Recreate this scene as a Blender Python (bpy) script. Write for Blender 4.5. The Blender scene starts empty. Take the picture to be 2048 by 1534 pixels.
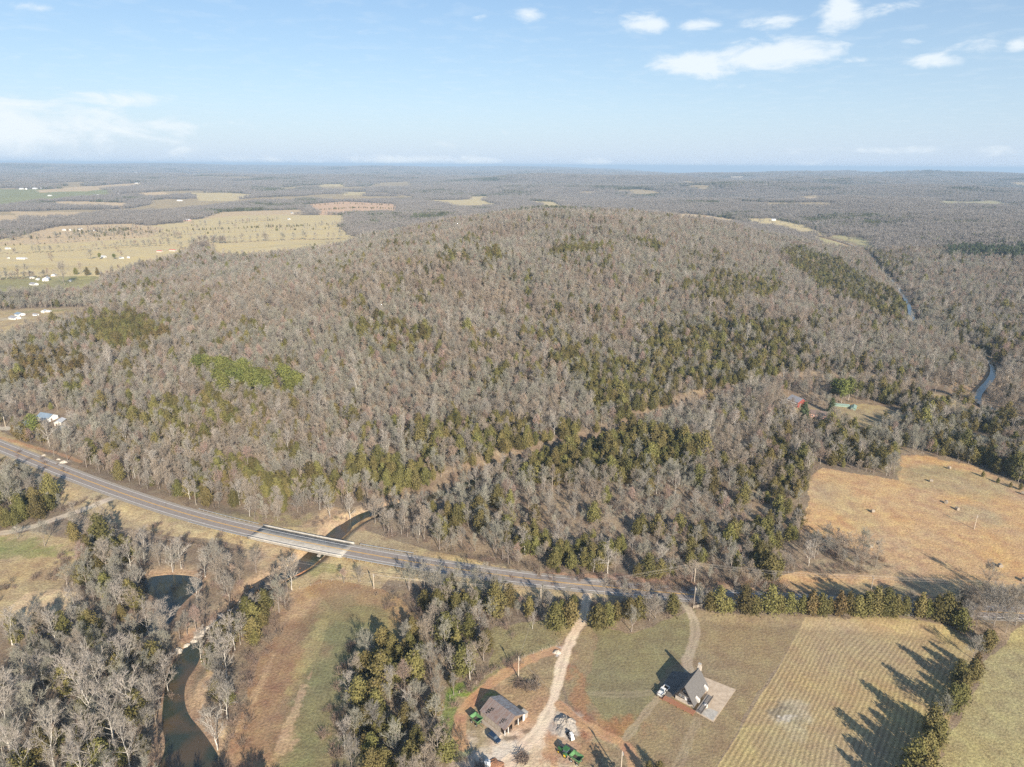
import bpy, math, random
import numpy as np
from mathutils import Vector, Matrix
SC = bpy.context.scene; COL = SC.collection
# ---------------------------------------------------------------- camera, sky, sun, exposure
CH = 170.0; FOC = 1365.0; PITCH = math.radians(17.75); ROLL = math.radians(0.35)
fwd = np.array([0, math.cos(PITCH), -math.sin(PITCH)]); up0 = np.array([0, math.sin(PITCH), math.cos(PITCH)]); r0 = np.array([1., 0, 0])
rgt = r0*math.cos(ROLL)+up0*math.sin(ROLL); upv = -r0*math.sin(ROLL)+up0*math.cos(ROLL)
cd = bpy.data.cameras.new('camera'); cam = bpy.data.objects.new('camera', cd); COL.objects.link(cam)
cd.sensor_width = 36; cd.lens = 36*FOC/2048; cd.clip_start = 1; cd.clip_end = 90000
cam.matrix_world = Matrix(((rgt[0], upv[0], -fwd[0], 0), (rgt[1], upv[1], -fwd[1], 0), (rgt[2], upv[2], -fwd[2], CH), (0, 0, 0, 1)))
SC.camera = cam
SUN_EL = math.radians(25.5); SUN_DIR = np.array([0.37, -0.93])/np.hypot(.37, .93)   # horizontal direction towards the sun
SUN_S = 4.9; SKY_S = 0.066; EXPO = 0.74; HAZE = 8.2e-5
SC.view_settings.view_transform = 'Standard'; SC.view_settings.look = 'None'; SC.view_settings.exposure = EXPO; SC.view_settings.gamma = 1
sd = bpy.data.lights.new('sun', 'SUN'); sd.energy = SUN_S; sd.angle = math.radians(.5); sd.color = (1, .90, .76)
sun = bpy.data.objects.new('sun', sd); COL.objects.link(sun)
sv = Vector((SUN_DIR[0]*math.cos(SUN_EL), SUN_DIR[1]*math.cos(SUN_EL), math.sin(SUN_EL)))
sun.rotation_euler = sv.to_track_quat('Z', 'Y').to_euler()
W = bpy.data.worlds.new('World'); SC.world = W; W.use_nodes = True
SC.cycles.max_bounces = 6; SC.cycles.diffuse_bounces = 2; SC.cycles.glossy_bounces = 2; SC.cycles.transmission_bounces = 2
SC.cycles.volume_bounces = 0; SC.cycles.use_denoising = False; SC.cycles.transparent_max_bounces = 4
def build_world():
    nt = W.node_tree; N = nt.nodes; L = nt.links; N.clear()
    def nd(t, **k):
        n = N.new(t)
        for a, b in k.items(): setattr(n, a, b)
        return n
    def M(op, a, b=None, c=None):
        n = nd('ShaderNodeMath', operation=op)
        for i, v in enumerate((a, b, c)):
            if v is None: continue
            if isinstance(v, (int, float)): n.inputs[i].default_value = v
            else: L.new(v, n.inputs[i])
        return n.outputs[0]
    sky = nd('ShaderNodeTexSky', sky_type='NISHITA'); sky.sun_disc = False
    sky.sun_elevation = SUN_EL; sky.sun_rotation = math.atan2(SUN_DIR[0], SUN_DIR[1]); sky.altitude = 300; sky.air_density = 1.0; sky.dust_density = .5; sky.ozone_density = 1.8
    tc = nd('ShaderNodeTexCoord'); sx = nd('ShaderNodeSeparateXYZ'); L.new(tc.outputs['Generated'], sx.inputs[0])
    X, Y, Z = sx.outputs
    az = M('ARCTAN2', X, Y); el = M('ARCSINE', Z)
    # cloud layer: noise on a horizontal deck seen in perspective
    iz = M('DIVIDE', 1.0, M('ADD', M('MAXIMUM', Z, 0.0), 0.05))
    cx = nd('ShaderNodeCombineXYZ'); L.new(M('MULTIPLY', X, iz), cx.inputs[0]); L.new(M('MULTIPLY', Y, iz), cx.inputs[1])
    def noise(scale, det, rough, src=None, dist=0):
        n = nd('ShaderNodeTexNoise'); n.inputs['Scale'].default_value = scale; n.inputs['Detail'].default_value = det; n.inputs['Roughness'].default_value = rough; n.inputs['Distortion'].default_value = dist
        L.new(src or cx.outputs[0], n.inputs['Vector']); return n.outputs['Fac']
    ca = nd('ShaderNodeCombineXYZ'); L.new(az, ca.inputs[0]); L.new(M('MULTIPLY', el, 2.6), ca.inputs[1])
    n1 = noise(14, 8, .62, ca.outputs[0], .4); n2 = noise(4.5, 6, .6)
    blobs = [(1545, 112, 95, 24, 1.3), (1400, 128, 90, 26, .95), (1470, 172, 40, 9, .75), (1285, 47, 52, 20, .9), (1400, 46, 42, 13, .85), (1535, 42, 62, 14, .9), (1680, 28, 42, 30, 1.0),
             (1765, 20, 45, 18, .8), (1868, 122, 52, 15, .9), (1945, 92, 50, 22, .75), (2040, 90, 25, 16, .8), (1710, 120, 50, 8, .6), (1055, 30, 32, 14, .8), (958, 38, 16, 7, .6), (60, 12, 38, 12, .7),
             (1640, 138, 60, 10, .65), (1330, 140, 60, 14, .6), (1800, 85, 60, 8, .5), (1200, 20, 30, 25, .5), (1010, 265, 14, 10, .5), (40, 215, 260, 34, .8), (230, 200, 110, 20, .85), (-150, 250, 420, 60, .95), (300, 250, 140, 16, .7), (60, 120, 110, 14, .45), (690, 62, 120, 8, .42), (880, 285, 50, 14, .45), (900, 322, 700, 12, .62), (1900, 300, 300, 12, .55)]
    tot = None
    for px, py, wx, wy, s in blobs:
        d = fwd+rgt*((px-1024)/FOC)-upv*((py-767)/FOC); d /= np.linalg.norm(d)
        a0 = math.atan2(d[0], d[1]); e0 = math.asin(d[2])
        q = 1.0/(1+((px-1024)/FOC)**2+((py-767)/FOC)**2)
        u = M('MULTIPLY', M('SUBTRACT', az, a0), FOC/wx*1.0/math.sqrt(1+((py-767)/FOC)**2*.5)/max(q**.3, .6)*.8); v = M('MULTIPLY', M('SUBTRACT', el, e0), FOC/wy/max(q**.6, .5)*.75)
        g = M('MULTIPLY', M('EXPONENT', M('MULTIPLY', M('ADD', M('MULTIPLY', u, u), M('MULTIPLY', v, v)), -1.0)), s)
        tot = g if tot is None else M('MAXIMUM', tot, g)
    mr = nd('ShaderNodeMapRange', interpolation_type='SMOOTHSTEP'); L.new(M('ADD', tot, M('MULTIPLY', M('SUBTRACT', n1, .5), 1.9)), mr.inputs[0]); mr.inputs[1].default_value = .40; mr.inputs[2].default_value = 1.0
    wisp = nd('ShaderNodeMapRange'); L.new(n2, wisp.inputs[0]); wisp.inputs[1].default_value = .5; wisp.inputs[2].default_value = .85; wisp.inputs[4].default_value = .22
    dens = M('MULTIPLY', M('MAXIMUM', M('MULTIPLY', mr.outputs[0], .9), wisp.outputs[0]), M('GREATER_THAN', Z, 0.0))
    # thin high veil whitening the lower sky
    veil = M('MULTIPLY', M('EXPONENT', M('MULTIPLY', M('MAXIMUM', el, 0.0), -6.0)), .72)
    mx = nd('ShaderNodeMix', data_type='RGBA'); L.new(M('ADD', veil, .16), mx.inputs['Factor']); sh = nd('ShaderNodeHueSaturation'); sh.inputs['Saturation'].default_value = 1.25; sh.inputs['Value'].default_value = 1.12; L.new(sky.outputs[0], sh.inputs['Color']); L.new(sh.outputs[0], mx.inputs['A']); mx.inputs['B'].default_value = (5.4, 6.8, 8.9, 1)
    mc = nd('ShaderNodeMix', data_type='RGBA'); L.new(dens, mc.inputs['Factor']); L.new(mx.outputs['Result'], mc.inputs['A']); mc.inputs['B'].default_value = (8.2, 8.9, 9.4, 1)
    bg = nd('ShaderNodeBackground'); bg.inputs[1].default_value = SKY_S; L.new(mc.outputs['Result'], bg.inputs[0])
    out = nd('ShaderNodeOutputWorld'); L.new(bg.outputs[0], out.inputs[0])
build_world()
# ---------------------------------------------------------------- numeric helpers
RS = np.random.RandomState(7); random.seed(7)
def ray(px, py): return fwd+rgt*((px-1024)/FOC)-upv*((py-767)/FOC)
def G(px, py, z=0.0):
    d = ray(px, py); t = (z-CH)/d[2]; return (float(d[0]*t), float(d[1]*t))
def proj(x, y, z):
    vx = np.asarray(x, float); vy = np.asarray(y, float); vz = np.asarray(z, float)-CH
    w = vx*fwd[0]+vy*fwd[1]+vz*fwd[2]; w = np.where(np.abs(w) < 1e-3, 1e-3, w)
    return 1024+FOC*(vx*rgt[0]+vy*rgt[1]+vz*rgt[2])/w, 767-FOC*(vx*upv[0]+vy*upv[1]+vz*upv[2])/w, w
_T = np.random.RandomState(3).rand(256, 256)
def vnoise(x, y):
    xi = np.floor(x).astype(np.int64); yi = np.floor(y).astype(np.int64); fx = x-xi; fy = y-yi
    fx = fx*fx*(3-2*fx); fy = fy*fy*(3-2*fy); a = xi & 255; b = yi & 255; a1 = (a+1) & 255; b1 = (b+1) & 255
    return (_T[a, b]*(1-fx)+_T[a1, b]*fx)*(1-fy)+(_T[a, b1]*(1-fx)+_T[a1, b1]*fx)*fy
def fbm(x, y, s, o=4, seed=0):
    r = 0; amp = .5; t = 0; f = 1.0/s
    for k in range(o):
        r = r+amp*vnoise(x*f+seed*17.3+k*31.7, y*f+seed*9.1+k*11.3); t += amp; amp *= .5; f *= 2.03
    return r/t                                       # 0..1
def sstep(t): t = np.clip(t, 0, 1); return t*t*(3-2*t)
def dist_line(x, y, P, maxd=1e9):
    P = np.asarray(P); out = np.full(x.shape, 1e9); m = (x > P[:, 0].min()-maxd) & (x < P[:, 0].max()+maxd) & (y > P[:, 1].min()-maxd) & (y < P[:, 1].max()+maxd)
    if not m.any(): return out
    xs = x[m]; ys = y[m]; d = np.full(xs.shape, 1e18)
    for (ax, ay), (bx, by) in zip(P[:-1], P[1:]):
        ux, uy = bx-ax, by-ay; L2 = ux*ux+uy*uy+1e-9; t = np.clip(((xs-ax)*ux+(ys-ay)*uy)/L2, 0, 1)
        d = np.minimum(d, (xs-ax-t*ux)**2+(ys-ay-t*uy)**2)
    out[m] = np.sqrt(d); return out
def in_poly(x, y, P):
    P = np.asarray(P); out = np.zeros(x.shape, bool); m = (x >= P[:, 0].min()) & (x <= P[:, 0].max()) & (y >= P[:, 1].min()) & (y <= P[:, 1].max())
    if not m.any(): return out
    xs = x[m]; ys = y[m]; c = np.zeros(xs.shape, bool); n = len(P)
    for i in range(n):
        x1, y1 = P[i]; x2, y2 = P[i-1]
        if y1 == y2: continue
        c ^= ((y1 > ys) != (y2 > ys)) & (xs < (x2-x1)*(ys-y1)/(y2-y1)+x1)
    out[m] = c; return out
def smooth_line(P, it=2):
    P = [tuple(p) for p in P]
    for _ in range(it):
        Q = [P[0]]
        for a, b in zip(P[:-1], P[1:]): Q += [(a[0]*.75+b[0]*.25, a[1]*.75+b[1]*.25), (a[0]*.25+b[0]*.75, a[1]*.25+b[1]*.75)]
        Q.append(P[-1]); P = Q
    return P
def gl(pts, z=0.0): return [G(a, b, z) for a, b in pts]
# ---------------------------------------------------------------- plan of the valley floor
ROAD = smooth_line(gl([(-500, 730), (-200, 812), (0, 892), (150, 953), (300, 1007), (420, 1042), (520, 1066), (700, 1103), (900, 1137), (1100, 1164), (1250, 1178), (1400, 1192), (1600, 1204), (2048, 1228), (2500, 1250)], 1.0), 2)
CREEK = smooth_line(gl([(515, 1172), (560, 1146), (596, 1130), (622, 1112), (660, 1075), (700, 1040), (740, 1020), (850, 995), (940, 962), (1030, 925), (1100, 912), (1180, 890), (1290, 845), (1400, 802), (1500, 775), (1600, 760), (1720, 762), (1850, 775), (1950, 790)]), 2)
RIVER = smooth_line(gl([(2300, 900), (2080, 850), (1965, 808), (1950, 788), (1985, 755), (1990, 728), (1960, 700), (1880, 668), (1825, 646), (1822, 620), (1812, 595), (1788, 560), (1752, 528), (1738, 505), (1690, 482), (1600, 462), (1500, 448), (1330, 430), (1100, 418), (900, 408)]), 2)
POOL = gl([(292, 1560), (330, 1500), (318, 1450), (322, 1400), (330, 1350), (348, 1312), (385, 1275), (420, 1245), (470, 1203), (512, 1168), (520, 1176), (490, 1202), (446, 1246), (420, 1270), (408, 1300), (398, 1330), (372, 1365), (374, 1420), (410, 1460), (440, 1505), (470, 1560)], -1.2); POOL = smooth_line(POOL+[POOL[0]], 2)[:-1]
POND = gl([(312, 1150), (350, 1146), (400, 1152), (412, 1168), (385, 1190), (362, 1212), (350, 1235), (330, 1262), (290, 1275), (245, 1272), (235, 1258), (290, 1240), (318, 1215), (305, 1190), (262, 1180), (240, 1168), (270, 1158)], -1.2); POND = smooth_line(POND+[POND[0]], 2)[:-1]
FOOT = gl([(735, 1012), (850, 985), (940, 952), (1030, 915), (1180, 878), (1290, 833), (1400, 790), (1500, 765), (1600, 750), (1720, 750), (1850, 762), (1935, 755), (1962, 725), (1940, 700), (1850, 665), (1805, 648), (1800, 600), (1770, 560), (1735, 530), (1715, 505), (1660, 485), (1560, 462)])+[(640, 2300), (200, 2700), (-500, 2500), (-420, 1700), (-640, 1300), (-760, 1000), (-620, 700), (-400, 480), (-300, 400), (-170, 325)]
def ridge_at(px, py, dist, wpx):
    d = ray(px, py); t = dist/d[1]; return (d[0]*t, CH+d[2]*t-(34 if dist > 10000 else 15), dist, wpx/FOC*dist, dist*.13)
RIDGES = [ridge_at(*q) for q in [(150, 325, 18000, 420), (310, 326, 16000, 120), (560, 329, 20000, 250), (760, 331, 15000, 160), (1030, 331, 19000, 200), (1250, 336, 17000, 160), (1480, 345, 9000, 230), (1700, 349, 8500, 200), (2030, 347, 9500, 110), (1080, 345, 7000, 150), (1300, 350, 6500, 170), (1500, 362, 4800, 260), (1900, 370, 4300, 260), (300, 346, 7500, 300), (700, 349, 7500, 240), (1780, 395, 2900, 230), (1440, 398, 3100, 130), (1150, 370, 5000, 150), (60, 352, 6500, 150), (520, 362, 5600, 160)]]
def terrain(x, y):
    x = np.asarray(x, float); y = np.asarray(y, float); r = np.hypot(x, y)
    z = np.zeros(x.shape)
    # main wooded hill
    d = dist_line(x, y, FOOT+[FOOT[0]]); d = np.where(in_poly(x, y, FOOT), d, 0)
    s = np.clip(d/430, 0, 1); shp = .55*sstep(s)+.45*s
    lf = np.where(x < 120, np.exp(-((120-x)/400)**2), 1.0); far = np.where(y > 1250, np.exp(-((y-1250)/900)**2), 1)
    nse = fbm(x, y, 260, 4, 2)-.5
    z += shp*(64*lf+7)*far*(1+nse*.35)+np.clip(d/100, 0, 1)*nse*22
    # low wooded rise between the creek and the road, hills across the river
    z += 7*np.exp(-((x-60)/110)**2-((y-370)/70)**2)
    bump = sstep((x-420-.28*(y-600))/500)*sstep((y-480)/500)
    z += bump*(14+60*(fbm(x, y, 520, 3, 5)))*.62
    # rolling country to the horizon
    f = sstep((r-1800)/2500); a = np.arctan2(x, y)
    rough = .6+.6*sstep((a+.15)/.5)
    z += f*((fbm(x, y, 2100, 5, 8)-.42)*150*rough)
    z += sstep((r-6000)/7000)*((fbm(x, y, 3600, 4, 11)-.33)*260*(1.0-.5*sstep((a-.0)/.4)))-r*r/1.5e7

    for x0, z0, y0, sx_, sy_ in RIDGES:
        m = np.exp(-((x-x0)/sx_)**2-((y-y0)/sy_)**2)*(.72+.56*fbm(x, y, sx_*.5, 3, 13)); z = np.where(m > .02, z+np.maximum(z0-z, -40)*np.clip(m, 0, 1), z)
    z -= np.maximum(r-9500, 0)*.0128*sstep((a-.04)/.22)
    z = np.minimum(z, 150)
    # road embankment, stream beds
    dr = dist_line(x, y, ROAD, 30); z = np.where(dr < 25, z*(1-sstep((25-dr)/14))+1.0*(1-sstep((dr-8)/9)), z)
    dc = dist_line(x, y, CREEK, 70); z = np.where(dc < 65, z*sstep((dc-3)/60), z); z += 3.5*sstep((dc-6)/9)*(1-sstep((dc-16)/45))*sstep((y-325)/40); z -= 3.2*(1-sstep((dc-2.0)/7.5))
    dv = dist_line(x, y, RIVER, 80); z = np.where(dv < 75, z*sstep((dv-12)/60), z)-3.2*(1-sstep((dv-9)/14))
    for P in (POOL, POND):
        dd = dist_line(x, y, P+[P[0]], 30); ins = in_poly(x, y, P); z = z-np.where(ins, 1.2+np.clip(dd*.35, 0, 1.8), 1.2*(1-sstep(dd/6.0)))
    return z
def Gt(pts, over=0.0):
    """points of the terrain seen at these picture positions"""
    out = []
    ts = np.geomspace(120, 60000, 1300)
    for px, py in pts:
        d = ray(px, py); x = d[0]*ts; y = d[1]*ts; z = CH+d[2]*ts; h = terrain(x, y)+over; k = np.nonzero(z < h)[0]
        if len(k) == 0: i = len(ts)-1; out.append((float(x[i]), float(y[i]))); continue
        i = k[0]
        if i == 0: out.append((float(x[0]), float(y[0]))); continue
        a = z[i-1]-h[i-1]; b = z[i]-h[i]; w = a/(a-b); out.append((float(x[i-1]+(x[i]-x[i-1])*w), float(y[i-1]+(y[i]-y[i-1])*w)))
    return out
def tz(x, y): return float(terrain(np.array([x]), np.array([y]))[0])
# land cover: (name, polygon in world, colour, jitter)
C = dict(litter=(.25, .19, .13), dry=(.36, .275, .15), verge=(.42, .32, .18), lawn=(.285, .215, .125), green=(.19, .19, .09), pasture=(.48, .315, .165), crop=(.40, .30, .165), mud=(.35, .225, .12),
         gravel=(.72, .57, .41), dirt=(.47, .28, .155), red=(.36, .17, .085), sand=(.50, .35, .21), far=(.56, .45, .24), fargreen=(.27, .27, .13), pale=(.52, .44, .32), tan=(.56, .42, .25))
COVER = []
def Gf(pts):
    yc = np.mean([p[1] for p in pts]); return [Gt([p], 8.0 if p[1] > yc else 0.0)[0] for p in pts]
def clearing(x, y): return (fbm(x, y*.55, 420, 3, 81)+.10*sstep((-x-200)/900)*(y < 7000)) > .70
def cov(name, pts, col, flat=True, jit=3.0, ob=None, wood=False): COVER.append((name, gl(pts) if flat else Gf(pts), C[col] if isinstance(col, str) else col, jit, wood))
def covers():
    # open valley floor
    cov('road_verge', [(-500, 700), (-200, 780), (0, 862), (60, 898), (130, 938), (200, 985), (300, 1018), (400, 1045), (480, 1050), (560, 1056), (640, 1052), (700, 1030), (730, 1062), (800, 1084), (880, 1108), (960, 1128), (1060, 1150), (1180, 1166), (1300, 1176), (1420, 1190), (1560, 1196), (2100, 1218), (2500, 1240), (2500, 1262), (2048, 1240), (1700, 1222), (1400, 1207), (1180, 1196), (1080, 1196), (960, 1186), (860, 1168), (780, 1162), (760, 1182), (660, 1190), (600, 1190), (560, 1160), (600, 1128), (540, 1112), (460, 1090), (380, 1076), (300, 1062), (240, 1054), (190, 1046), (150, 1020), (100, 985), (0, 935), (-300, 860)], 'verge', jit=2)
    cov('meadow', [(-300, 1070), (0, 1072), (60, 1062), (140, 1078), (150, 1120), (132, 1160), (112, 1182), (60, 1195), (20, 1240), (-80, 1260), (-400, 1280)], 'verge')
    cov('meadow', [(20, 1215), (50, 1185), (110, 1180), (150, 1185), (140, 1215), (90, 1240), (40, 1245)], 'tan')
    cov('ploughed_field', [(600, 1196), (572, 1250), (532, 1292), (510, 1350), (490, 1410), (468, 1470), (440, 1510), (432, 1600), (690, 1600), (665, 1480), (668, 1400), (682, 1335), (720, 1300), (800, 1270), (838, 1240), (812, 1205), (770, 1180), (700, 1166), (640, 1160), (612, 1178)], 'mud', jit=2)
    cov('meadow', [(975, 1262), (1000, 1250), (1060, 1246), (1130, 1240), (1160, 1240), (1112, 1300), (1040, 1325), (985, 1350), (950, 1370), (990, 1300)], (.27, .225, .11))
    cov('farmyard', [(1112, 1296), (1040, 1326), (980, 1360), (930, 1392), (888, 1402), (878, 1440), (895, 1500), (915, 1540), (900, 1620), (1400, 1620), (1250, 1480), (1140, 1440)], (.31, .235, .135), jit=2)
    cov('lawn', [(1165, 1246), (1200, 1262), (1262, 1266), (1310, 1252), (1350, 1236), (1380, 1222), (1450, 1230), (1600, 1234), (1800, 1240), (1610, 1240), (1550, 1340), (1430, 1540), (1390, 1640), (1250, 1640), (1250, 1500), (1180, 1430), (1140, 1410), (1125, 1350), (1140, 1300), (1172, 1250)], 'lawn', jit=1.5)
    cov('lawn', [(1165, 1246), (1200, 1262), (1262, 1266), (1310, 1252), (1350, 1236), (1380, 1222), (1395, 1240), (1392, 1290), (1370, 1320), (1330, 1340), (1310, 1400), (1290, 1440), (1250, 1480), (1190, 1440), (1170, 1390), (1190, 1320)], (.24, .205, .11), jit=5)
    cov('crop_field', [(1610, 1238), (1552, 1345), (1500, 1430), (1428, 1545), (1380, 1640), (2000, 1640), (1870, 1540), (1905, 1420), (1950, 1330), (1962, 1290), (1890, 1254), (1800, 1240), (1700, 1238)], 'crop', jit=.6)
    cov('meadow', [(1985, 1300), (1965, 1330), (1950, 1380), (1925, 1420), (1890, 1480), (1870, 1545), (1870, 1640), (2600, 1640), (2600, 1262), (2048, 1255)], (.35, .295, .15))
    cov('pasture', [(1640, 940), (1700, 950), (1790, 962), (1802, 942), (1788, 914), (1850, 911), (1950, 933), (2048, 972), (2400, 1060), (2400, 1220), (2048, 1205), (1560, 1182), (1560, 1162), (1600, 1146), (1700, 1148), (1762, 1140), (1742, 1110), (1690, 1096), (1622, 1070), (1605, 1050), (1614, 1000), (1626, 950)], 'pasture', jit=3)
    cov('meadow', [(1655, 822), (1700, 806), (1760, 810), (1812, 830), (1800, 846), (1752, 862), (1728, 872), (1690, 852), (1640, 846), (1600, 850), (1570, 835), (1600, 815)], 'dry')
    cov('meadow', [(1850, 788), (1900, 792), (1940, 810), (1962, 836), (1920, 826), (1870, 802)], 'dry')
    cov('meadow', [(1935, 868), (1982, 872), (1978, 902), (1945, 890)], 'tan')
    cov('meadow', [(2036, 765), (2200, 760), (2200, 800), (2040, 795)], 'dry')
    cov('meadow', [(-300, 600), (0, 620), (80, 616), (172, 618), (178, 642), (120, 652), (60, 664), (20, 684), (-300, 730)], 'verge')
    cov('meadow', [(-300, 560), (0, 556), (212, 549), (185, 575), (150, 594), (60, 590), (0, 594), (-300, 600)], (.30, .27, .13))
    cov('field', [(-500, 560), (-500, 480), (0, 478), (190, 462), (350, 447), (620, 438), (680, 448), (692, 466), (735, 490), (690, 502), (560, 512), (470, 524), (440, 520), (415, 495), (390, 490), (380, 505), (330, 525), (250, 542), (212, 550), (0, 556)], 'far')
    far = [([(30, 466), (120, 452), (260, 447), (330, 456), (300, 468), (150, 478), (-60, 484), (20, 474)], 'tan'), ([(-60, 432), (30, 430), (45, 440), (-60, 446)], 'tan'), ([(20, 422), (100, 425), (90, 435), (40, 432)], 'tan'),
           ([(100, 403), (180, 403), (262, 406), (245, 412), (110, 408)], 'tan'), ([(-400, 385), (30, 378), (225, 380), (225, 392), (60, 400), (0, 410), (-400, 415)], 'fargreen'), ([(70, 378), (200, 371), (285, 365), (288, 371), (180, 379), (80, 382)], 'tan'),
           ([(378, 385), (440, 385), (522, 389), (480, 394), (470, 399), (400, 398)], 'far'), ([(600, 410), (690, 403), (792, 408), (792, 421), (700, 423), (640, 426), (612, 412)], (.6, .40, .25)), ([(440, 424), (600, 419), (612, 428), (500, 436), (400, 434)], 'tan'),
           ([(330, 462), (370, 441), (480, 431), (600, 430), (692, 430), (692, 446), (560, 450), (420, 460)], 'far'), ([(280, 385), (330, 384), (340, 390), (290, 392)], 'tan'), ([(90, 424), (160, 424), (160, 430), (90, 430)], 'tan'), ([(850, 400), (960, 399), (1005, 408), (920, 413)], 'far'), ([(1055, 402), (1110, 404), (1172, 417), (1150, 419), (1080, 410)], 'far'),
           ([(1338, 426), (1400, 429), (1482, 436), (1470, 441), (1360, 434)], 'tan'), ([(1478, 437), (1540, 436), (1600, 448), (1655, 464), (1600, 464), (1560, 452), (1500, 446)], 'far'), ([(1620, 474), (1680, 470), (1742, 478), (1748, 490), (1700, 493), (1640, 486)], (.42, .37, .19)),
           ([(1862, 401), (1990, 401), (2060, 405), (2000, 409), (1885, 408)], (.38, .34, .2)), ([(640, 368), (690, 368), (690, 371), (640, 371)], 'far'), ([(560, 375), (600, 374), (600, 377), (560, 378)], 'far'), ([(370, 347), (410, 347), (410, 350), (370, 350)], 'pale'), ([(940, 393), (975, 392), (975, 396), (940, 396)], 'far'), ([(1460, 352), (1490, 352), (1490, 355), (1460, 355)], 'pale'), ([(1640, 356), (1680, 356), (1680, 358), (1640, 358)], 'pale'), ([(680, 383), (730, 384), (735, 387), (690, 388)], 'far'), ([(1605, 394), (1640, 394), (1636, 398), (1608, 398)], 'tan')]
    for p, c in far: cov('field', p, c, flat=False, jit=12)
covers()
OPEN = [c[1] for c in COVER]
# tracks drawn as dirt on the ground: (line, half width, colour)
TRACKS = [('gravel_drive', gl([(1178, 1186), (1172, 1205), (1168, 1230), (1150, 1262), (1132, 1300), (1118, 1350), (1108, 1400), (1090, 1440), (1062, 1480), (1030, 1510), (1000, 1540)]), 1.75, 'gravel'),
          ('dirt_track', gl([(1110, 1300), (1060, 1318), (1020, 1340), (980, 1366), (945, 1400), (922, 1430), (916, 1460), (925, 1490)]), 1.9, 'dirt'),
          ('gravel_drive', gl([(1352, 1196), (1372, 1215), (1388, 1240), (1391, 1265), (1384, 1300), (1372, 1325), (1380, 1345)]), 1.7, (.40, .32, .22)),
          ('dirt_track', gl([(1118, 1408), (1150, 1440), (1190, 1462), (1240, 1482), (1262, 1500), (1275, 1560)]), 1.8, 'dirt'),
          ('gravel_drive', gl([(-200, 1085), (0, 1068), (60, 1055), (120, 1035), (180, 1014), (225, 1000)]), 2.2, (.54, .45, .33)),
          ('dirt_track', gl([(-60, 868), (20, 882), (70, 898), (120, 908), (160, 925)]), 1.5, 'dirt'), ('gravel_drive', gl([(-200, 850), (0, 857), (30, 856)]), 3.0, (.55, .48, .37)),
          ('dirt_track', gl([(1316, 1396), (1280, 1440), (1250, 1478)]), 1.1, (.36, .28, .18)), ('dirt_track', gl([(1395, 1440), (1370, 1500), (1340, 1560)]), 1.3, (.33, .255, .16)),
          ('dirt_track', gl([(1180, 1386), (1240, 1392), (1300, 1385)]), 1.2, (.29, .24, .14))]
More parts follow.
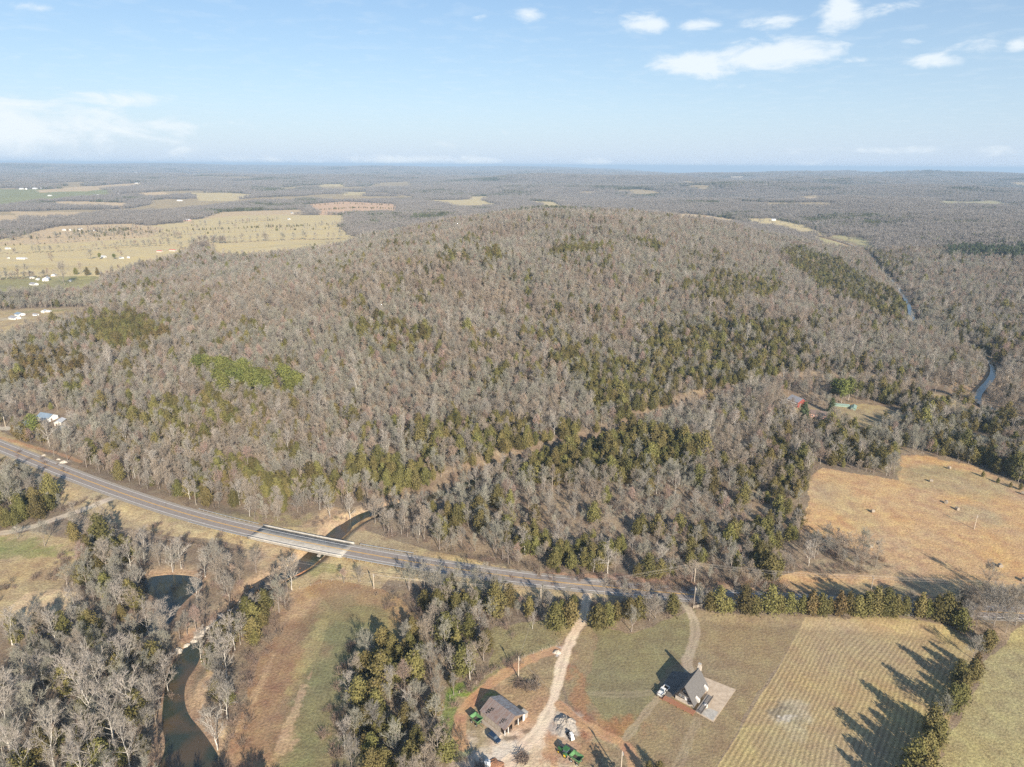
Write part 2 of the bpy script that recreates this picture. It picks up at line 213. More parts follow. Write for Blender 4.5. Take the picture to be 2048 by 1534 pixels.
PATCHES = [((1062, 1430), 9, 12, 'dirt', .6), ((985, 1440), 9, 14, (.44, .31, .19), .5), ((1090, 1480), 12, 9, 'dirt', .55), ((1010, 1400), 12, 6, (.38, .25, .15), .4), ((1130, 1310), 4, 14, (.40, .27, .16), .5),  # (centre px, rx, ry in metres, colour, strength)
    ((1030, 1488), 17, 9, 'gravel', 1), ((1010, 1510), 10, 5, (.62, .54, .44), .9), ((1075, 1520), 9, 7, (.58, .45, .30), 1), ((930, 1482), 5, 4, (.56, .45, .34), .8), ((1052, 1445), 7, 5, 'dirt', .7), ((940, 1520), 6, 3, (.6, .5, .4), .7),
    ((1128, 1330), 2, 9, 'red', .5), ((1160, 1400), 3, 13, 'red', .55), ((1200, 1452), 15, 4.5, 'red', .6), ((1105, 1470), 2.5, 6, 'red', .8), ((1100, 1500), 3, 9, 'dirt', .8), ((1150, 1500), 9, 4, 'red', .4),
    ((1126, 1452), 6.5, 5, (.50, .43, .35), .9), ((940, 1385), 9, 4, (.17, .24, .04), .8), ((900, 1430), 4, 9, (.18, .25, .06), .7), ((1115, 1304), 2, 2.4, (.62, .6, .58), 1), ((910, 1500), 5, 4, (.2, .25, .08), .6),
    ((1580, 1428), 7.2, 7.8, (.47, .40, .27), .8), ((1580, 1428), 5.0, 5.6, (.25, .205, .145), .95), ((1580, 1424), 3.4, 3.6, (.38, .32, .22), .8), ((1572, 1437), 3.2, 1.5, (.56, .51, .45), .7), ((600, 1215), 9, 12, 'sand', .7), ((735, 1205), 26, 9, (.3, .21, .12), .5), ((700, 1280), 22, 22, (.215, .20, .10), .75), ((640, 1400), 10, 40, (.20, .195, .095), .8), ((640, 1500), 12, 12, (.21, .20, .10), .7),
    ((560, 1300), 8, 30, (.27, .165, .10), .6), ((530, 1440), 12, 22, (.29, .18, .11), .6), ((590, 1420), 1.6, 16, 'sand', .7), ((570, 1490), 3, 6, 'sand', .7), ((620, 1300), 3, 20, (.4, .33, .15), .55), ((520, 1370), 1.6, 18, 'sand', .5),
    ((660, 1040), 9, 10, 'sand', .9), ((680, 1052), 10, 7, 'sand', .9), ((560, 1110), 14, 10, 'sand', .55), ((610, 1105), 5, 5, 'sand', .7), ((590, 1130), 4, 3, (.34, .18, .1), .9), ((400, 1265), 9, 3, 'sand', .7), ((400, 1385), 3.5, 12, 'sand', .9), ((330, 1525), 6, 7, 'sand', .95), ((425, 1480), 4, 8, 'sand', .7),
    ((1830, 600), 12, 60, 'sand', .9), ((1800, 640), 9, 25, 'pale', .7), ((1965, 745), 12, 30, 'sand', .9), ((500, 1040), 40, 6, (.36, .31, .14), .5), ((440, 1060), 30, 4, (.40, .31, .17), .6), ((640, 1140), 8, 5, (.26, .25, .1), .6), ((100, 950), 14, 8, (.33, .24, .17), .6), ((55, 925), 12, 4, (.4, .28, .19), .6), ((130, 925), 5, 3, 'pale', .6), ((60, 1105), 26, 5, (.2, .22, .07), .6), ((10, 1090), 20, 7, (.2, .23, .07), .6),
    ((1200, 1158), 45, 3.5, (.42, .24, .16), .7), ((1320, 1168), 30, 4, (.42, .24, .16), .7), ((1450, 1178), 30, 6, (.4, .26, .16), .7), ((1900, 960), 30, 20, (.36, .29, .16), .6), ((1850, 945), 25, 8, (.3, .25, .14), .5), ((1950, 1030), 12, 10, (.36, .3, .18), .5), ((1900, 1180), 60, 6, (.34, .28, .16), .7), ((1700, 1130), 16, 9, (.36, .28, .17), .6), ((1690, 1010), 14, 30, (.42, .33, .17), .4),
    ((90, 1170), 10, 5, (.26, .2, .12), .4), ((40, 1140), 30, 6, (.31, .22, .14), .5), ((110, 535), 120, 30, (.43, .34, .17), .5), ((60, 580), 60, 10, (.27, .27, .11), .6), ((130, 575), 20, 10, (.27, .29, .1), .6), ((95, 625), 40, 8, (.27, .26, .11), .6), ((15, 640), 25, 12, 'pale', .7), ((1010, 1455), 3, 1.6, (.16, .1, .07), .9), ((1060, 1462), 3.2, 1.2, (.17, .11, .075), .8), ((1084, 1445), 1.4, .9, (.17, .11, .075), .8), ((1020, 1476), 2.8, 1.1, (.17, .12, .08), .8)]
# ---------------------------------------------------------------- materials
def nmat(name, fn, rough=.9, spec=.2, metal=0):
    m = bpy.data.materials.new(name); m.use_nodes = True; nt = m.node_tree; b = nt.nodes['Principled BSDF']
    b.inputs['Roughness'].default_value = rough; b.inputs['Specular IOR Level'].default_value = spec; b.inputs['Metallic'].default_value = metal
    fn(nt, b); return m
def simple(name, col, var=.25, scale=3.0, rough=.85, spec=.25, metal=0, bump=0, rnd=0.0, col2=None, stretch=None, det=4):
    def fn(nt, b):
        N = nt.nodes; L = nt.links; tc = N.new('ShaderNodeTexCoord'); src = tc.outputs['Object']
        if stretch: mp = N.new('ShaderNodeMapping'); mp.inputs['Scale'].default_value = stretch; L.new(src, mp.inputs[0]); src = mp.outputs[0]
        n = N.new('ShaderNodeTexNoise'); n.inputs['Scale'].default_value = scale; n.inputs['Detail'].default_value = det; n.inputs['Roughness'].default_value = .65; L.new(src, n.inputs['Vector'])
        cr = N.new('ShaderNodeValToRGB'); c2 = col2 or tuple(c*(1-var) for c in col); c1 = col if col2 else tuple(min(1, c*(1+var*.6)) for c in col)
        cr.color_ramp.elements[0].position = .34; cr.color_ramp.elements[1].position = .66
        cr.color_ramp.elements[0].color = (*c2, 1); cr.color_ramp.elements[1].color = (*c1, 1); L.new(n.outputs['Fac'], cr.inputs[0]); o = cr.outputs[0]
        if rnd:
            oi = N.new('ShaderNodeObjectInfo'); hs = N.new('ShaderNodeHueSaturation'); mr = N.new('ShaderNodeMapRange'); L.new(oi.outputs['Random'], mr.inputs[0]); mr.inputs[3].default_value = 1-rnd; mr.inputs[4].default_value = 1+rnd
            m2 = N.new('ShaderNodeMapRange'); f = N.new('ShaderNodeMath'); f.operation = 'FRACT'; mu = N.new('ShaderNodeMath'); mu.operation = 'MULTIPLY'; mu.inputs[1].default_value = 17.31; L.new(oi.outputs['Random'], mu.inputs[0]); L.new(mu.outputs[0], f.inputs[0]); L.new(f.outputs[0], m2.inputs[0])
            m2.inputs[3].default_value = .5-rnd*.07; m2.inputs[4].default_value = .5+rnd*.05
            L.new(mr.outputs[0], hs.inputs['Value']); L.new(m2.outputs[0], hs.inputs['Hue']); L.new(o, hs.inputs['Color']); o = hs.outputs[0]
        L.new(o, b.inputs['Base Color'])
        if bump:
            bp = N.new('ShaderNodeBump'); bp.inputs['Strength'].default_value = bump; bp.inputs['Distance'].default_value = .1; L.new(n.outputs['Fac'], bp.inputs['Height']); L.new(bp.outputs[0], b.inputs['Normal'])
    return nmat(name, fn, rough, spec, metal)
def twig_mat(name, cols, k=1.0):
    def fn(nt, b):
        N = nt.nodes; L = nt.links; oi = N.new('ShaderNodeObjectInfo'); n = N.new('ShaderNodeTexNoise'); n.inputs['Scale'].default_value = .009; n.inputs['Detail'].default_value = 4; n.inputs['Roughness'].default_value = .7; L.new(oi.outputs['Location'], n.inputs['Vector'])
        ad = N.new('ShaderNodeMath'); ad.operation = 'MULTIPLY_ADD'; L.new(oi.outputs['Random'], ad.inputs[0]); ad.inputs[1].default_value = .22; L.new(n.outputs['Fac'], ad.inputs[2]); cr = N.new('ShaderNodeValToRGB'); e = cr.color_ramp.elements
        e[0].position = .44; e[1].position = .80; e[0].color = (*cols[0], 1); e[1].color = (*cols[-1], 1)
        for i, c in enumerate(cols[1:-1]): q = e.new(.44+.36*(i+1)/(len(cols)-1)); q.color = (*c, 1)
        L.new(ad.outputs[0], cr.inputs[0]); f = N.new('ShaderNodeMath'); f.operation = 'FRACT'; mu = N.new('ShaderNodeMath'); mu.operation = 'MULTIPLY'; mu.inputs[1].default_value = 23.7; L.new(oi.outputs['Random'], mu.inputs[0]); L.new(mu.outputs[0], f.inputs[0])
        mr = N.new('ShaderNodeMapRange'); L.new(f.outputs[0], mr.inputs[0]); mr.inputs[3].default_value = .87; mr.inputs[4].default_value = 1.13; hs = N.new('ShaderNodeHueSaturation'); L.new(cr.outputs[0], hs.inputs['Color']); L.new(mr.outputs[0], hs.inputs['Value']); L.new(hs.outputs[0], b.inputs['Base Color'])
    return nmat(name, fn, .9, .15)
def ground_mat():
    def fn(nt, b):
        N = nt.nodes; L = nt.links
        at = N.new('ShaderNodeAttribute'); at.attribute_name = 'cover'; rw = N.new('ShaderNodeAttribute'); rw.attribute_name = 'rows'
        geo = N.new('ShaderNodeNewGeometry')
        def noise(s, d, r=.6):
            n = N.new('ShaderNodeTexNoise'); n.inputs['Scale'].default_value = s; n.inputs['Detail'].default_value = d; n.inputs['Roughness'].default_value = r; L.new(geo.outputs['Position'], n.inputs['Vector']); return n.outputs['Fac']
        def rng(v, a, b_, c, d):
            m = N.new('ShaderNodeMapRange'); L.new(v, m.inputs[0])
            for i, q in enumerate((a, b_, c, d)): m.inputs[i+1].default_value = q
            return m.outputs[0]
        def mul(a, c):
            m = N.new('ShaderNodeMath'); m.operation = 'MULTIPLY'; L.new(a, m.inputs[0])
            if isinstance(c, float): m.inputs[1].default_value = c
            else: L.new(c, m.inputs[1])
            return m.outputs[0]
        fine = noise(1.1, 4, .7); mid = noise(.16, 5, .65); big = noise(.025, 5, .6)
        v = mul(mul(rng(fine, .3, .7, .56, 1.42), rng(mid, .3, .7, .78, 1.22)), rng(big, .3, .7, .86, 1.14))
        ro = N.new('ShaderNodeAttribute'); ro.attribute_name = 'rough'; mi = N.new('ShaderNodeMix'); mi.data_type = 'FLOAT'; L.new(ro.outputs['Fac'], mi.inputs[0]); mi.inputs[2].default_value = 1; L.new(v, mi.inputs[3]); v = mi.outputs[0]
        # sown rows: the attribute is the distance across the rows in metres, its sign-free amplitude in 'rowamp'
        ra = N.new('ShaderNodeAttribute'); ra.attribute_name = 'rowamp'
        wob = N.new('ShaderNodeMath'); wob.operation = 'ADD'; L.new(rw.outputs['Fac'], wob.inputs[0]); L.new(mul(mid, .45), wob.inputs[1])
        s = N.new('ShaderNodeMath'); s.operation = 'SINE'; L.new(mul(wob.outputs[0], 2*math.pi/1.5), s.inputs[0])
        sv_ = mul(rng(s.outputs[0], -1., 1., -.30, .15), ra.outputs['Fac']); one = N.new('ShaderNodeMath'); one.operation = 'ADD'; one.inputs[1].default_value = 1; L.new(sv_, one.inputs[0])
        v = mul(v, one.outputs[0])
        hs = N.new('ShaderNodeHueSaturation'); L.new(at.outputs['Color'], hs.inputs['Color']); L.new(v, hs.inputs['Value']); L.new(rng(mid, .3, .7, .485, .515), hs.inputs['Hue']); L.new(rng(big, .3, .7, .85, 1.12), hs.inputs['Saturation'])
        L.new(hs.outputs[0], b.inputs['Base Color'])
        bp = N.new('ShaderNodeBump'); bp.inputs['Strength'].default_value = .55; bp.inputs['Distance'].default_value = .5; L.new(fine, bp.inputs['Height']); L.new(bp.outputs[0], b.inputs['Normal'])
    return nmat('ground_cover', fn, .95, .1)
def water_mat(name, col):
    def fn(nt, b):
        N = nt.nodes; L = nt.links; g = N.new('ShaderNodeNewGeometry'); n = N.new('ShaderNodeTexNoise'); n.inputs['Scale'].default_value = .9; n.inputs['Detail'].default_value = 3; L.new(g.outputs['Position'], n.inputs['Vector'])
        n2 = N.new('ShaderNodeTexNoise'); n2.inputs['Scale'].default_value = .09; n2.inputs['Detail'].default_value = 4; L.new(g.outputs['Position'], n2.inputs['Vector'])
        cr = N.new('ShaderNodeValToRGB'); cr.color_ramp.elements[0].position = .42; cr.color_ramp.elements[1].position = .58; cr.color_ramp.elements[0].color = (*col[0], 1); cr.color_ramp.elements[1].color = (*col[1], 1); L.new(n2.outputs['Fac'], cr.inputs[0]); L.new(cr.outputs[0], b.inputs['Base Color'])
        bp = N.new('ShaderNodeBump'); bp.inputs['Strength'].default_value = .12; bp.inputs['Distance'].default_value = .1; L.new(n.outputs['Fac'], bp.inputs['Height']); L.new(bp.outputs[0], b.inputs['Normal'])
    return nmat(name, fn, .06, .5)
M = {}
M['ground'] = ground_mat()
M['creekw'] = water_mat('creek_water', ((.036, .045, .03), (.085, .062, .036))); M['pondw'] = water_mat('pond_water', ((.026, .032, .026), (.036, .044, .034)))
M['asphalt'] = simple('asphalt', (.29, .25, .22), .15, .6, .9, bump=.1); M['shoulder'] = simple('shoulder_gravel', (.34, .30, .25), .2, 1.2); M['concrete'] = simple('bridge_concrete', (.40, .37, .32), .25, .5)
M['whiteline'] = simple('white_road_paint', (.66, .64, .6), .12, 2); M['yellowline'] = simple('yellow_road_paint', (.72, .42, .10), .12, 2); M['palecon'] = simple('pale_concrete', (.46, .43, .38), .25, .7)
M['steel'] = simple('galvanised_steel', (.55, .55, .54), .15, 2, .45, .5, .6); M['bark'] = simple('bark_grey', (.36, .31, .26), .3, 1.5, rnd=.25, stretch=(1, 1, .3)); M['twig'] = twig_mat('twigs_grey_brown', [(.26, .25, .20), (.35, .33, .26), (.28, .255, .22), (.37, .305, .235), (.25, .205, .16)])
M['twigred'] = simple('twigs_reddish', (.36, .27, .21), .2, .5, rnd=.25); M['palebark'] = simple('pale_sycamore_bark', (.62, .575, .5), .22, .9, rnd=.1); M['paletwig'] = simple('pale_sycamore_twigs', (.41, .365, .31), .2, .5, rnd=.12)
M['cedar'] = simple('cedar_foliage', (.175, .153, .052), .4, .55, rnd=.36, col2=(.12, .11, .038)); M['cedarbr'] = simple('bronzed_cedar_foliage', (.19, .14, .055), .35, .5, rnd=.25, col2=(.11, .09, .035)); M['pine'] = simple('pine_foliage', (.175, .178, .05), .35, .5, rnd=.25, col2=(.10, .12, .03)); M['spruce'] = simple('spruce_foliage', (.085, .105, .05), .35, .5, rnd=.2)
M['brush'] = simple('brush_twigs', (.27, .205, .155), .25, .5, rnd=.3)
# ---------------------------------------------------------------- objects
def tag(o, label=None, cat=None, group=None, kind=None):
    for k, v in (('label', label), ('category', cat), ('group', group), ('kind', kind)):
        if v: o[k] = v
    return o
def mesh_np(name, V, F, mat=None, smooth=False):
    me = bpy.data.meshes.new(name); V = np.asarray(V, np.float32); F = np.asarray(F, np.int32); k = F.shape[1]
    me.vertices.add(len(V)); me.vertices.foreach_set('co', V.ravel()); me.loops.add(F.size); me.loops.foreach_set('vertex_index', F.ravel()); me.polygons.add(len(F)); me.polygons.foreach_set('loop_start', np.arange(0, F.size, k, dtype=np.int32)); me.polygons.foreach_set('loop_total', np.full(len(F), k, np.int32))
    if smooth: me.polygons.foreach_set('use_smooth', np.ones(len(F), bool))
    if mat: me.materials.append(mat)
    me.update(calc_edges=True); return me
def link(name, me, parent=None, loc=None, rz=None):
    o = bpy.data.objects.new(name, me); COL.objects.link(o)
    if parent: o.parent = parent
    if loc is not None: o.location = loc
    if rz is not None: o.rotation_euler = (0, 0, rz)
    return o
def empty(name, loc, rz=0): return link(name, None, None, loc, rz)
class MB:
    def __init__(s): s.v = []; s.f = []
    def box(s, x0, x1, y0, y1, z0, z1):
        n = len(s.v); s.v += [(x, y, z) for z in (z0, z1) for x, y in ((x0, y0), (x1, y0), (x1, y1), (x0, y1))]
        s.f += [(n, n+3, n+2, n+1), (n+4, n+5, n+6, n+7), (n, n+1, n+5, n+4), (n+1, n+2, n+6, n+5), (n+2, n+3, n+7, n+6), (n+3, n, n+4, n+7)]; return s
    def cbox(s, cx, cy, cz, sx, sy, sz): return s.box(cx-sx/2, cx+sx/2, cy-sy/2, cy+sy/2, cz-sz/2, cz+sz/2)
    def prism(s, poly, d, axis='y', a=0.0, b=1.0):
        """extrude a 2-D outline: axis y -> outline in (x,z)"""
        n = len(s.v); k = len(poly)
        for t in (a, b):
            for p, q in poly: s.v.append({'y': (p, t, q), 'x': (t, p, q), 'z': (p, q, t)}[axis])
        s.f += [tuple(range(n, n+k)), tuple(range(n+2*k-1, n+k-1, -1))]+[(n+i, n+k+i, n+k+(i+1) % k, n+(i+1) % k) for i in range(k)]; return s
    def tube(s, p, q, r0, r1=None, n=8, cap=True):
        r1 = r0 if r1 is None else r1; p = np.array(p, float); q = np.array(q, float); d = q-p; d /= np.linalg.norm(d)+1e-9; a = np.cross(d, (0, 0, 1) if abs(d[2]) < .9 else (1, 0, 0)); a /= np.linalg.norm(a); c = np.cross(d, a); m = len(s.v)
        for P, r in ((p, r0), (q, r1)):
            for i in range(n): t = 2*math.pi*i/n; s.v.append(tuple(P+a*r*math.cos(t)+c*r*math.sin(t)))
        s.f += [(m+i, m+(i+1) % n, m+n+(i+1) % n, m+n+i) for i in range(n)]
        if cap: s.f += [tuple(range(m+n-1, m-1, -1)), tuple(range(m+n, m+2*n))]
        return s
    def quad(s, *p): n = len(s.v); s.v += [tuple(q) for q in p]; s.f.append(tuple(range(n, n+len(p)))); return s
    def build(s, name, mat, parent=None, bev=0):
        me = bpy.data.meshes.new(name); me.from_pydata(s.v, [], s.f); me.materials.append(mat); me.update(); o = link(name, me, parent)
        if bev: b = o.modifiers.new('b', 'BEVEL'); b.width = bev; b.segments = 2; b.limit_method = 'ANGLE'
        return o
# ---------------------------------------------------------------- ground
def build_ground():
    fan = math.radians(43)
    az = np.concatenate([np.linspace(-math.pi, -fan, 60)[:-1], np.linspace(-fan, fan, 1250), np.linspace(fan, math.pi, 60)[1:]])
    rad = np.concatenate([np.linspace(2, 150, 30)[:-1], np.geomspace(150, 420, 520)[:-1], np.geomspace(420, 1800, 330)[:-1], np.geomspace(1800, 42000, 330)])
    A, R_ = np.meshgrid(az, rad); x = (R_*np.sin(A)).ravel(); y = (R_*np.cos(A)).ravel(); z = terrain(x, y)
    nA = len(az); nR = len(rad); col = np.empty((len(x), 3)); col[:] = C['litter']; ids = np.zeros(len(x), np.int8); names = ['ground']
    lit = fbm(x, y, 60, 4, 21)[:, None]; col = col*(.8+.4*lit)*np.array([1, 1, 1])
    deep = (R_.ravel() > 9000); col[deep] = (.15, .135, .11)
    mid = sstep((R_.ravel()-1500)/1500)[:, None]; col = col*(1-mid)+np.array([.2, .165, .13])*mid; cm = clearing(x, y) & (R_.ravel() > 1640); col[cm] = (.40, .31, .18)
    wx = (fbm(x, y, 22, 3, 31)-.5)*2; wy = (fbm(x, y, 22, 3, 32)-.5)*2; w2x = (fbm(x, y, 5, 2, 33)-.5)*2; w2y = (fbm(x, y, 5, 2, 34)-.5)*2
    def setid(name, m):
        if name not in names: names.append(name)
        ids[m] = names.index(name)
    for name, P, c, jit, wd in COVER:
        m = in_poly(x+wx*jit+w2x*jit*.3, y+wy*jit+w2y*jit*.3, P); col[m] = c; setid(name, m)
    for pc, rx, ry, c, st in PATCHES:
        cx, cy = G(*pc); c = np.array(C[c] if isinstance(c, str) else c); m = (np.abs(x-cx) < rx*3) & (np.abs(y-cy) < ry*3)
        if not m.any(): continue
        d = np.sqrt(((x[m]-cx)/rx)**2+((y[m]-cy)/ry)**2); sc = max(.6, min(rx, ry)*.8); d += (fbm(x[m], y[m], sc, 4, 41)-.5)*1.7; w = (1-sstep((d-.55)/.7))*st; col[m] = col[m]*(1-w[:, None])+c*w[:, None]
    for name, P, hw, c in TRACKS:
        c = np.array(C[c] if isinstance(c, str) else c); d = dist_line(x, y, smooth_line(P), 12)+(fbm(x, y, 3.5, 3, 51)-.5)*1.6; w = (1-sstep((d-hw*.8)/(hw*.55)))[:, None]
        cen = (1-sstep(d/(hw*.35)))[:, None]*.18; col = col*(1-w)+c*(1-cen)*w; setid(name, (w[:, 0] > .5))
    # stream banks
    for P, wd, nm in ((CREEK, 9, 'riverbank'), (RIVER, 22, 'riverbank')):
        d = dist_line(x, y, P, 60)+(fbm(x, y, 12, 3, 61)-.5)*10; wq = np.where((y > 335) & (wd == 9), 15, wd); w = (1-sstep((d-wq*.5)/(wq*.5)))[:, None]*.85; bc = np.where(((y > 335) & (wd == 9))[:, None], np.array((.17, .125, .085)), np.array((.40, .285, .18))); col = col*(1-w)+bc*w; setid(nm, w[:, 0] > .5)  # upstream creek banks painted darker, standing in for shade in the channel
    for P in (POOL, POND):
        d = dist_line(x, y, P+[P[0]], 30); ins = in_poly(x, y, P); w = np.where(ins, 1, (1-sstep((d-1)/3))*.8)[:, None]; col = col*(1-w)+np.array((.33, .22, .14))*w; setid('riverbank', w[:, 0] > .5)
    # sown rows
    rl = smooth_line(gl([(1360, 1680), (1428, 1545), (1500, 1430), (1552, 1345), (1612, 1238), (1640, 1200)])); m = in_poly(x+w2x*.3, y+w2y*.3, COVER[[c[0] for c in COVER].index('crop_field')][1])
    rows = np.zeros(len(x)); amp = np.zeros(len(x)); rows[m] = dist_line(x[m], y[m], rl); rows[m] += (fbm(x[m], y[m], 40, 2, 71)-.5)*8*sstep(rows[m]/25)
    edge = dist_line(x[m], y[m], gl([(1612, 1240), (1700, 1240), (1800, 1243), (1890, 1256), (1960, 1290)])); amp[m] = .35+.65*sstep((edge-6)/10)*(.5+.6*fbm(x[m], y[m], 18, 3, 72))
    yel = sstep((fbm(x[m], y[m], 25, 3, 73)-.42)/.2)[:, None]*.3; col[m] = col[m]*(1-yel)+np.array((.40, .33, .15))*yel
    m2 = ids == names.index('ploughed_field'); pl = smooth_line(gl([(440, 1600), (520, 1400), (560, 1300), (620, 1200)])); rows[m2] = dist_line(x[m2], y[m2], pl); amp[m2] = .13
    rough = np.ones(len(x))
    for nm_, q in (('gravel_drive', .3), ('dirt_track', .5), ('lawn', .75), ('crop_field', .62), ('field', .6), ('ploughed_field', .8), ('pasture', .85)):
        if nm_ in names: rough[ids == names.index(nm_)] = q
    gx_, gy_ = G(1030, 1490); rough *= 1-.6*np.exp(-((x-gx_)/16)**2-((y-gy_)/9)**2)
    V = np.stack([x, y, z], 1)
    i = np.arange(nR-1)[:, None]*nA+np.arange(nA-1)[None, :]; i = i.ravel(); F = np.stack([i, i+1, i+nA+1, i+nA], 1)
    P0 = V.reshape(nR, nA, 3); du = np.gradient(P0, axis=1); dv_ = np.gradient(P0, axis=0); nr = np.cross(dv_, du).reshape(-1, 3); nr *= -1*np.sign(nr[:, 2:3])*-1; nr /= np.linalg.norm(nr, axis=1)[:, None]+1e-12
    fid = ids[F[:, 0]]
    for k, nm in enumerate(names):
        f = F[fid == k]
        if len(f) == 0: continue
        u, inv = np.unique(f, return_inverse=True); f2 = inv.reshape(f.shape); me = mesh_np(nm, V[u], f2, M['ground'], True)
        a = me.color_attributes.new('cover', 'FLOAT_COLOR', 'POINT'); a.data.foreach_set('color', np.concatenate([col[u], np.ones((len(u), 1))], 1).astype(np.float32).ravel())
        for an, arr in (('rows', rows), ('rowamp', amp), ('rough', rough)): q = me.attributes.new(an, 'FLOAT', 'POINT'); q.data.foreach_set('value', arr[u].astype(np.float32))
        me.normals_split_custom_set_from_vertices(nr[u].tolist() if len(u) < 5 else nr[u])
        o = link(nm, me); tag(o, kind='structure')
build_ground()
def strip(name, line, a, b, z, mat, kind='structure', parent=None, dash=None, zf=None):
    """sheet along a line between the offsets a and b (metres to its right)"""
    P = np.array(line); T = np.gradient(P, axis=0); T /= np.linalg.norm(T, axis=1)[:, None]; Nn = np.stack([T[:, 1], -T[:, 0]], 1)
    A = P+Nn*a; B = P+Nn*b; Z = np.full(len(P), z) if zf is None else zf
    V = np.concatenate([np.c_[A, Z], np.c_[B, Z]]); n = len(P); F = [(i, n+i, n+i+1, i+1) for i in range(n-1)]
    o = link(name, mesh_np(name, V, F, mat), parent)
    if kind: tag(o, kind=kind)
    return o
def resample(line, step=4):
    P = np.array(line); d = np.r_[0, np.cumsum(np.hypot(*np.diff(P, axis=0).T))]; s = np.linspace(0, d[-1], max(2, int(d[-1]/step))); return np.c_[np.interp(s, d, P[:, 0]), np.interp(s, d, P[:, 1])], s
def road_bits():
    P, s = resample(ROAD, 3); Z = 1.18
    b0 = np.array(G(512, 1067, 1)); b1 = np.array(G(700, 1103, 1)); i0 = np.argmin(np.hypot(*(P-b0).T)); i1 = np.argmin(np.hypot(*(P-b1).T))
    strip('road_shoulder', P[:i0+1], -5.6, 5.6, Z-.06, M['shoulder']); strip('road_shoulder', P[i1:], -5.6, 5.6, Z-.06, M['shoulder'])
    strip('road', P[:i0+1], -4.1, 4.1, Z, M['asphalt']); strip('road', P[i1:], -4.1, 4.1, Z, M['asphalt'])
    for nm, a, b, m in (('road_marking', -3.75, -3.45, 'whiteline'), ('road_marking', 3.45, 3.75, 'whiteline'), ('road_marking', -.32, -.1, 'yellowline'), ('road_marking', .1, .32, 'yellowline')): strip(nm, P, a, b, Z+.02, M[m])
    B = P[i0:i1+1]; br = empty('bridge', (float(B[0][0]), float(B[0][1]), 0)); tag(br, 'pale concrete road bridge with low white parapets crossing the creek', 'bridge'); off = np.array([B[0][0], B[0][1]])
    Bl = B-off
    def slab(a, b, z0, z1, mat, nm):
        T = np.gradient(Bl, axis=0); T /= np.linalg.norm(T, axis=1)[:, None]; Nn = np.stack([T[:, 1], -T[:, 0]], 1); A = Bl+Nn*a; D = Bl+Nn*b; n = len(Bl)
        V = np.concatenate([np.c_[A, np.full(n, z0)], np.c_[D, np.full(n, z0)], np.c_[D, np.full(n, z1)], np.c_[A, np.full(n, z1)]]); F = []
        for i in range(n-1):
            for k in range(4): F.append((k*n+i, k*n+i+1, ((k+1) % 4)*n+i+1, ((k+1) % 4)*n+i))
        F += [(0, n, 2*n, 3*n), (n-1, 4*n-1, 3*n-1, 2*n-1)]; return link(nm, mesh_np(nm, V, F, mat), br)
    slab(-6.0, 6.0, .55, Z-.012, M['concrete'], 'deck')
    for a, b in ((5.45, 6.0), (-6.0, -5.45)): slab(a, b, Z-.01, Z+.85, M['palecon'], 'parapet')
    for a in (-4, -1.4, 1.4, 4): slab(a-.25, a+.25, -.25, .549, M['palecon'], 'girder')
    n = len(Bl)
    for k in (.17, .36, .58, .82):
        c = Bl[int(k*(n-1))]; T = Bl[int(k*(n-1))+1]-c; T = T/np.linalg.norm(T); ang = math.atan2(T[1], T[0]); m = MB().box(-.55, .55, -6.1, 6.1, -.9, -.252)
        for yy in (-5, -1.7, 1.7, 5): m.tube((0, yy, -4.5), (0, yy, -.9), .42, n=10)
        p = m.build('pier', M['palecon'], br); p.location = (c[0], c[1], 0); p.rotation_euler = (0, 0, ang)
    # guardrails
    for (pa, pb, sd_, lab) in (((375, 1031), (500, 1060), -6.0, 'long steel guardrail on the far verge left of the bridge'), ((385, 1043), (502, 1072), 6.0, 'long steel guardrail on the near verge left of the bridge'), ((712, 1104), (815, 1120), -6.0, 'steel guardrail on the far verge right of the bridge'), ((705, 1106), (815, 1127), 6.0, 'steel guardrail on the near verge right of the bridge')):
        i = np.argmin(np.hypot(*(P-np.array(G(*pa, 1))).T)); j = np.argmin(np.hypot(*(P-np.array(G(*pb, 1))).T)); Q = P[i:j+1]; T = np.gradient(Q, axis=0); T /= np.linalg.norm(T, axis=1)[:, None]; Q = Q+np.stack([T[:, 1], -T[:, 0]], 1)*sd_
        root = empty('guardrail', (*map(float, Q[0]), 1.0)); tag(root, lab, 'guardrail', 'guardrails along the highway'); q = Q-Q[0]; m = MB(); 
        for a, b in zip(q[:-1], q[1:]):
            m.tube((*a, .72), (*b, .72), .17, n=6); MB().box(a[0]-.08, a[0]+.08, a[1]-.08, a[1]+.08, -.4, .6).build('post', M['timber'], root)
        m.build('rail', M['steel'], root)
M['timber'] = simple('weathered_timber', (.40, .34, .28), .3, 2.5, stretch=(1, 1, .2))
road_bits()
def water_sheet(name, P, z, mat):
    me = bpy.data.meshes.new(name); me.from_pydata([(a, b, z) for a, b in P], [], [tuple(range(len(P)))]); me.materials.append(mat); me.update(); import bmesh
    bm = bmesh.new(); bm.from_mesh(me); bmesh.ops.triangulate(bm, faces=bm.faces[:])
    for f in bm.faces:
        f.normal_update()
        if f.normal.z < 0: f.normal_flip()
    bm.to_mesh(me); bm.free(); return tag(link(name, me), kind='structure')
water_sheet('creek_pool', POOL, -1.42, M['creekw']); water_sheet('pond', POND, -1.38, M['pondw'])
cr_ = np.array(CREEK); cw = np.where(cr_[:, 1] > 300, 2.9, 4.3)[:, None]; strip('creek', CREEK, -cw, cw, -1.44, M['creekw']); rv = resample(RIVER, 12)[0]; rw = (2.4+6*np.exp(-(np.hypot(*(rv-np.array(G(1822, 646))).T)/45)**2)+0.2*np.exp(-(np.hypot(*(rv-np.array(G(1952, 792))).T)/60)**2))[:, None]; strip('river', rv, -rw, rw, -1.4, M['pondw'])



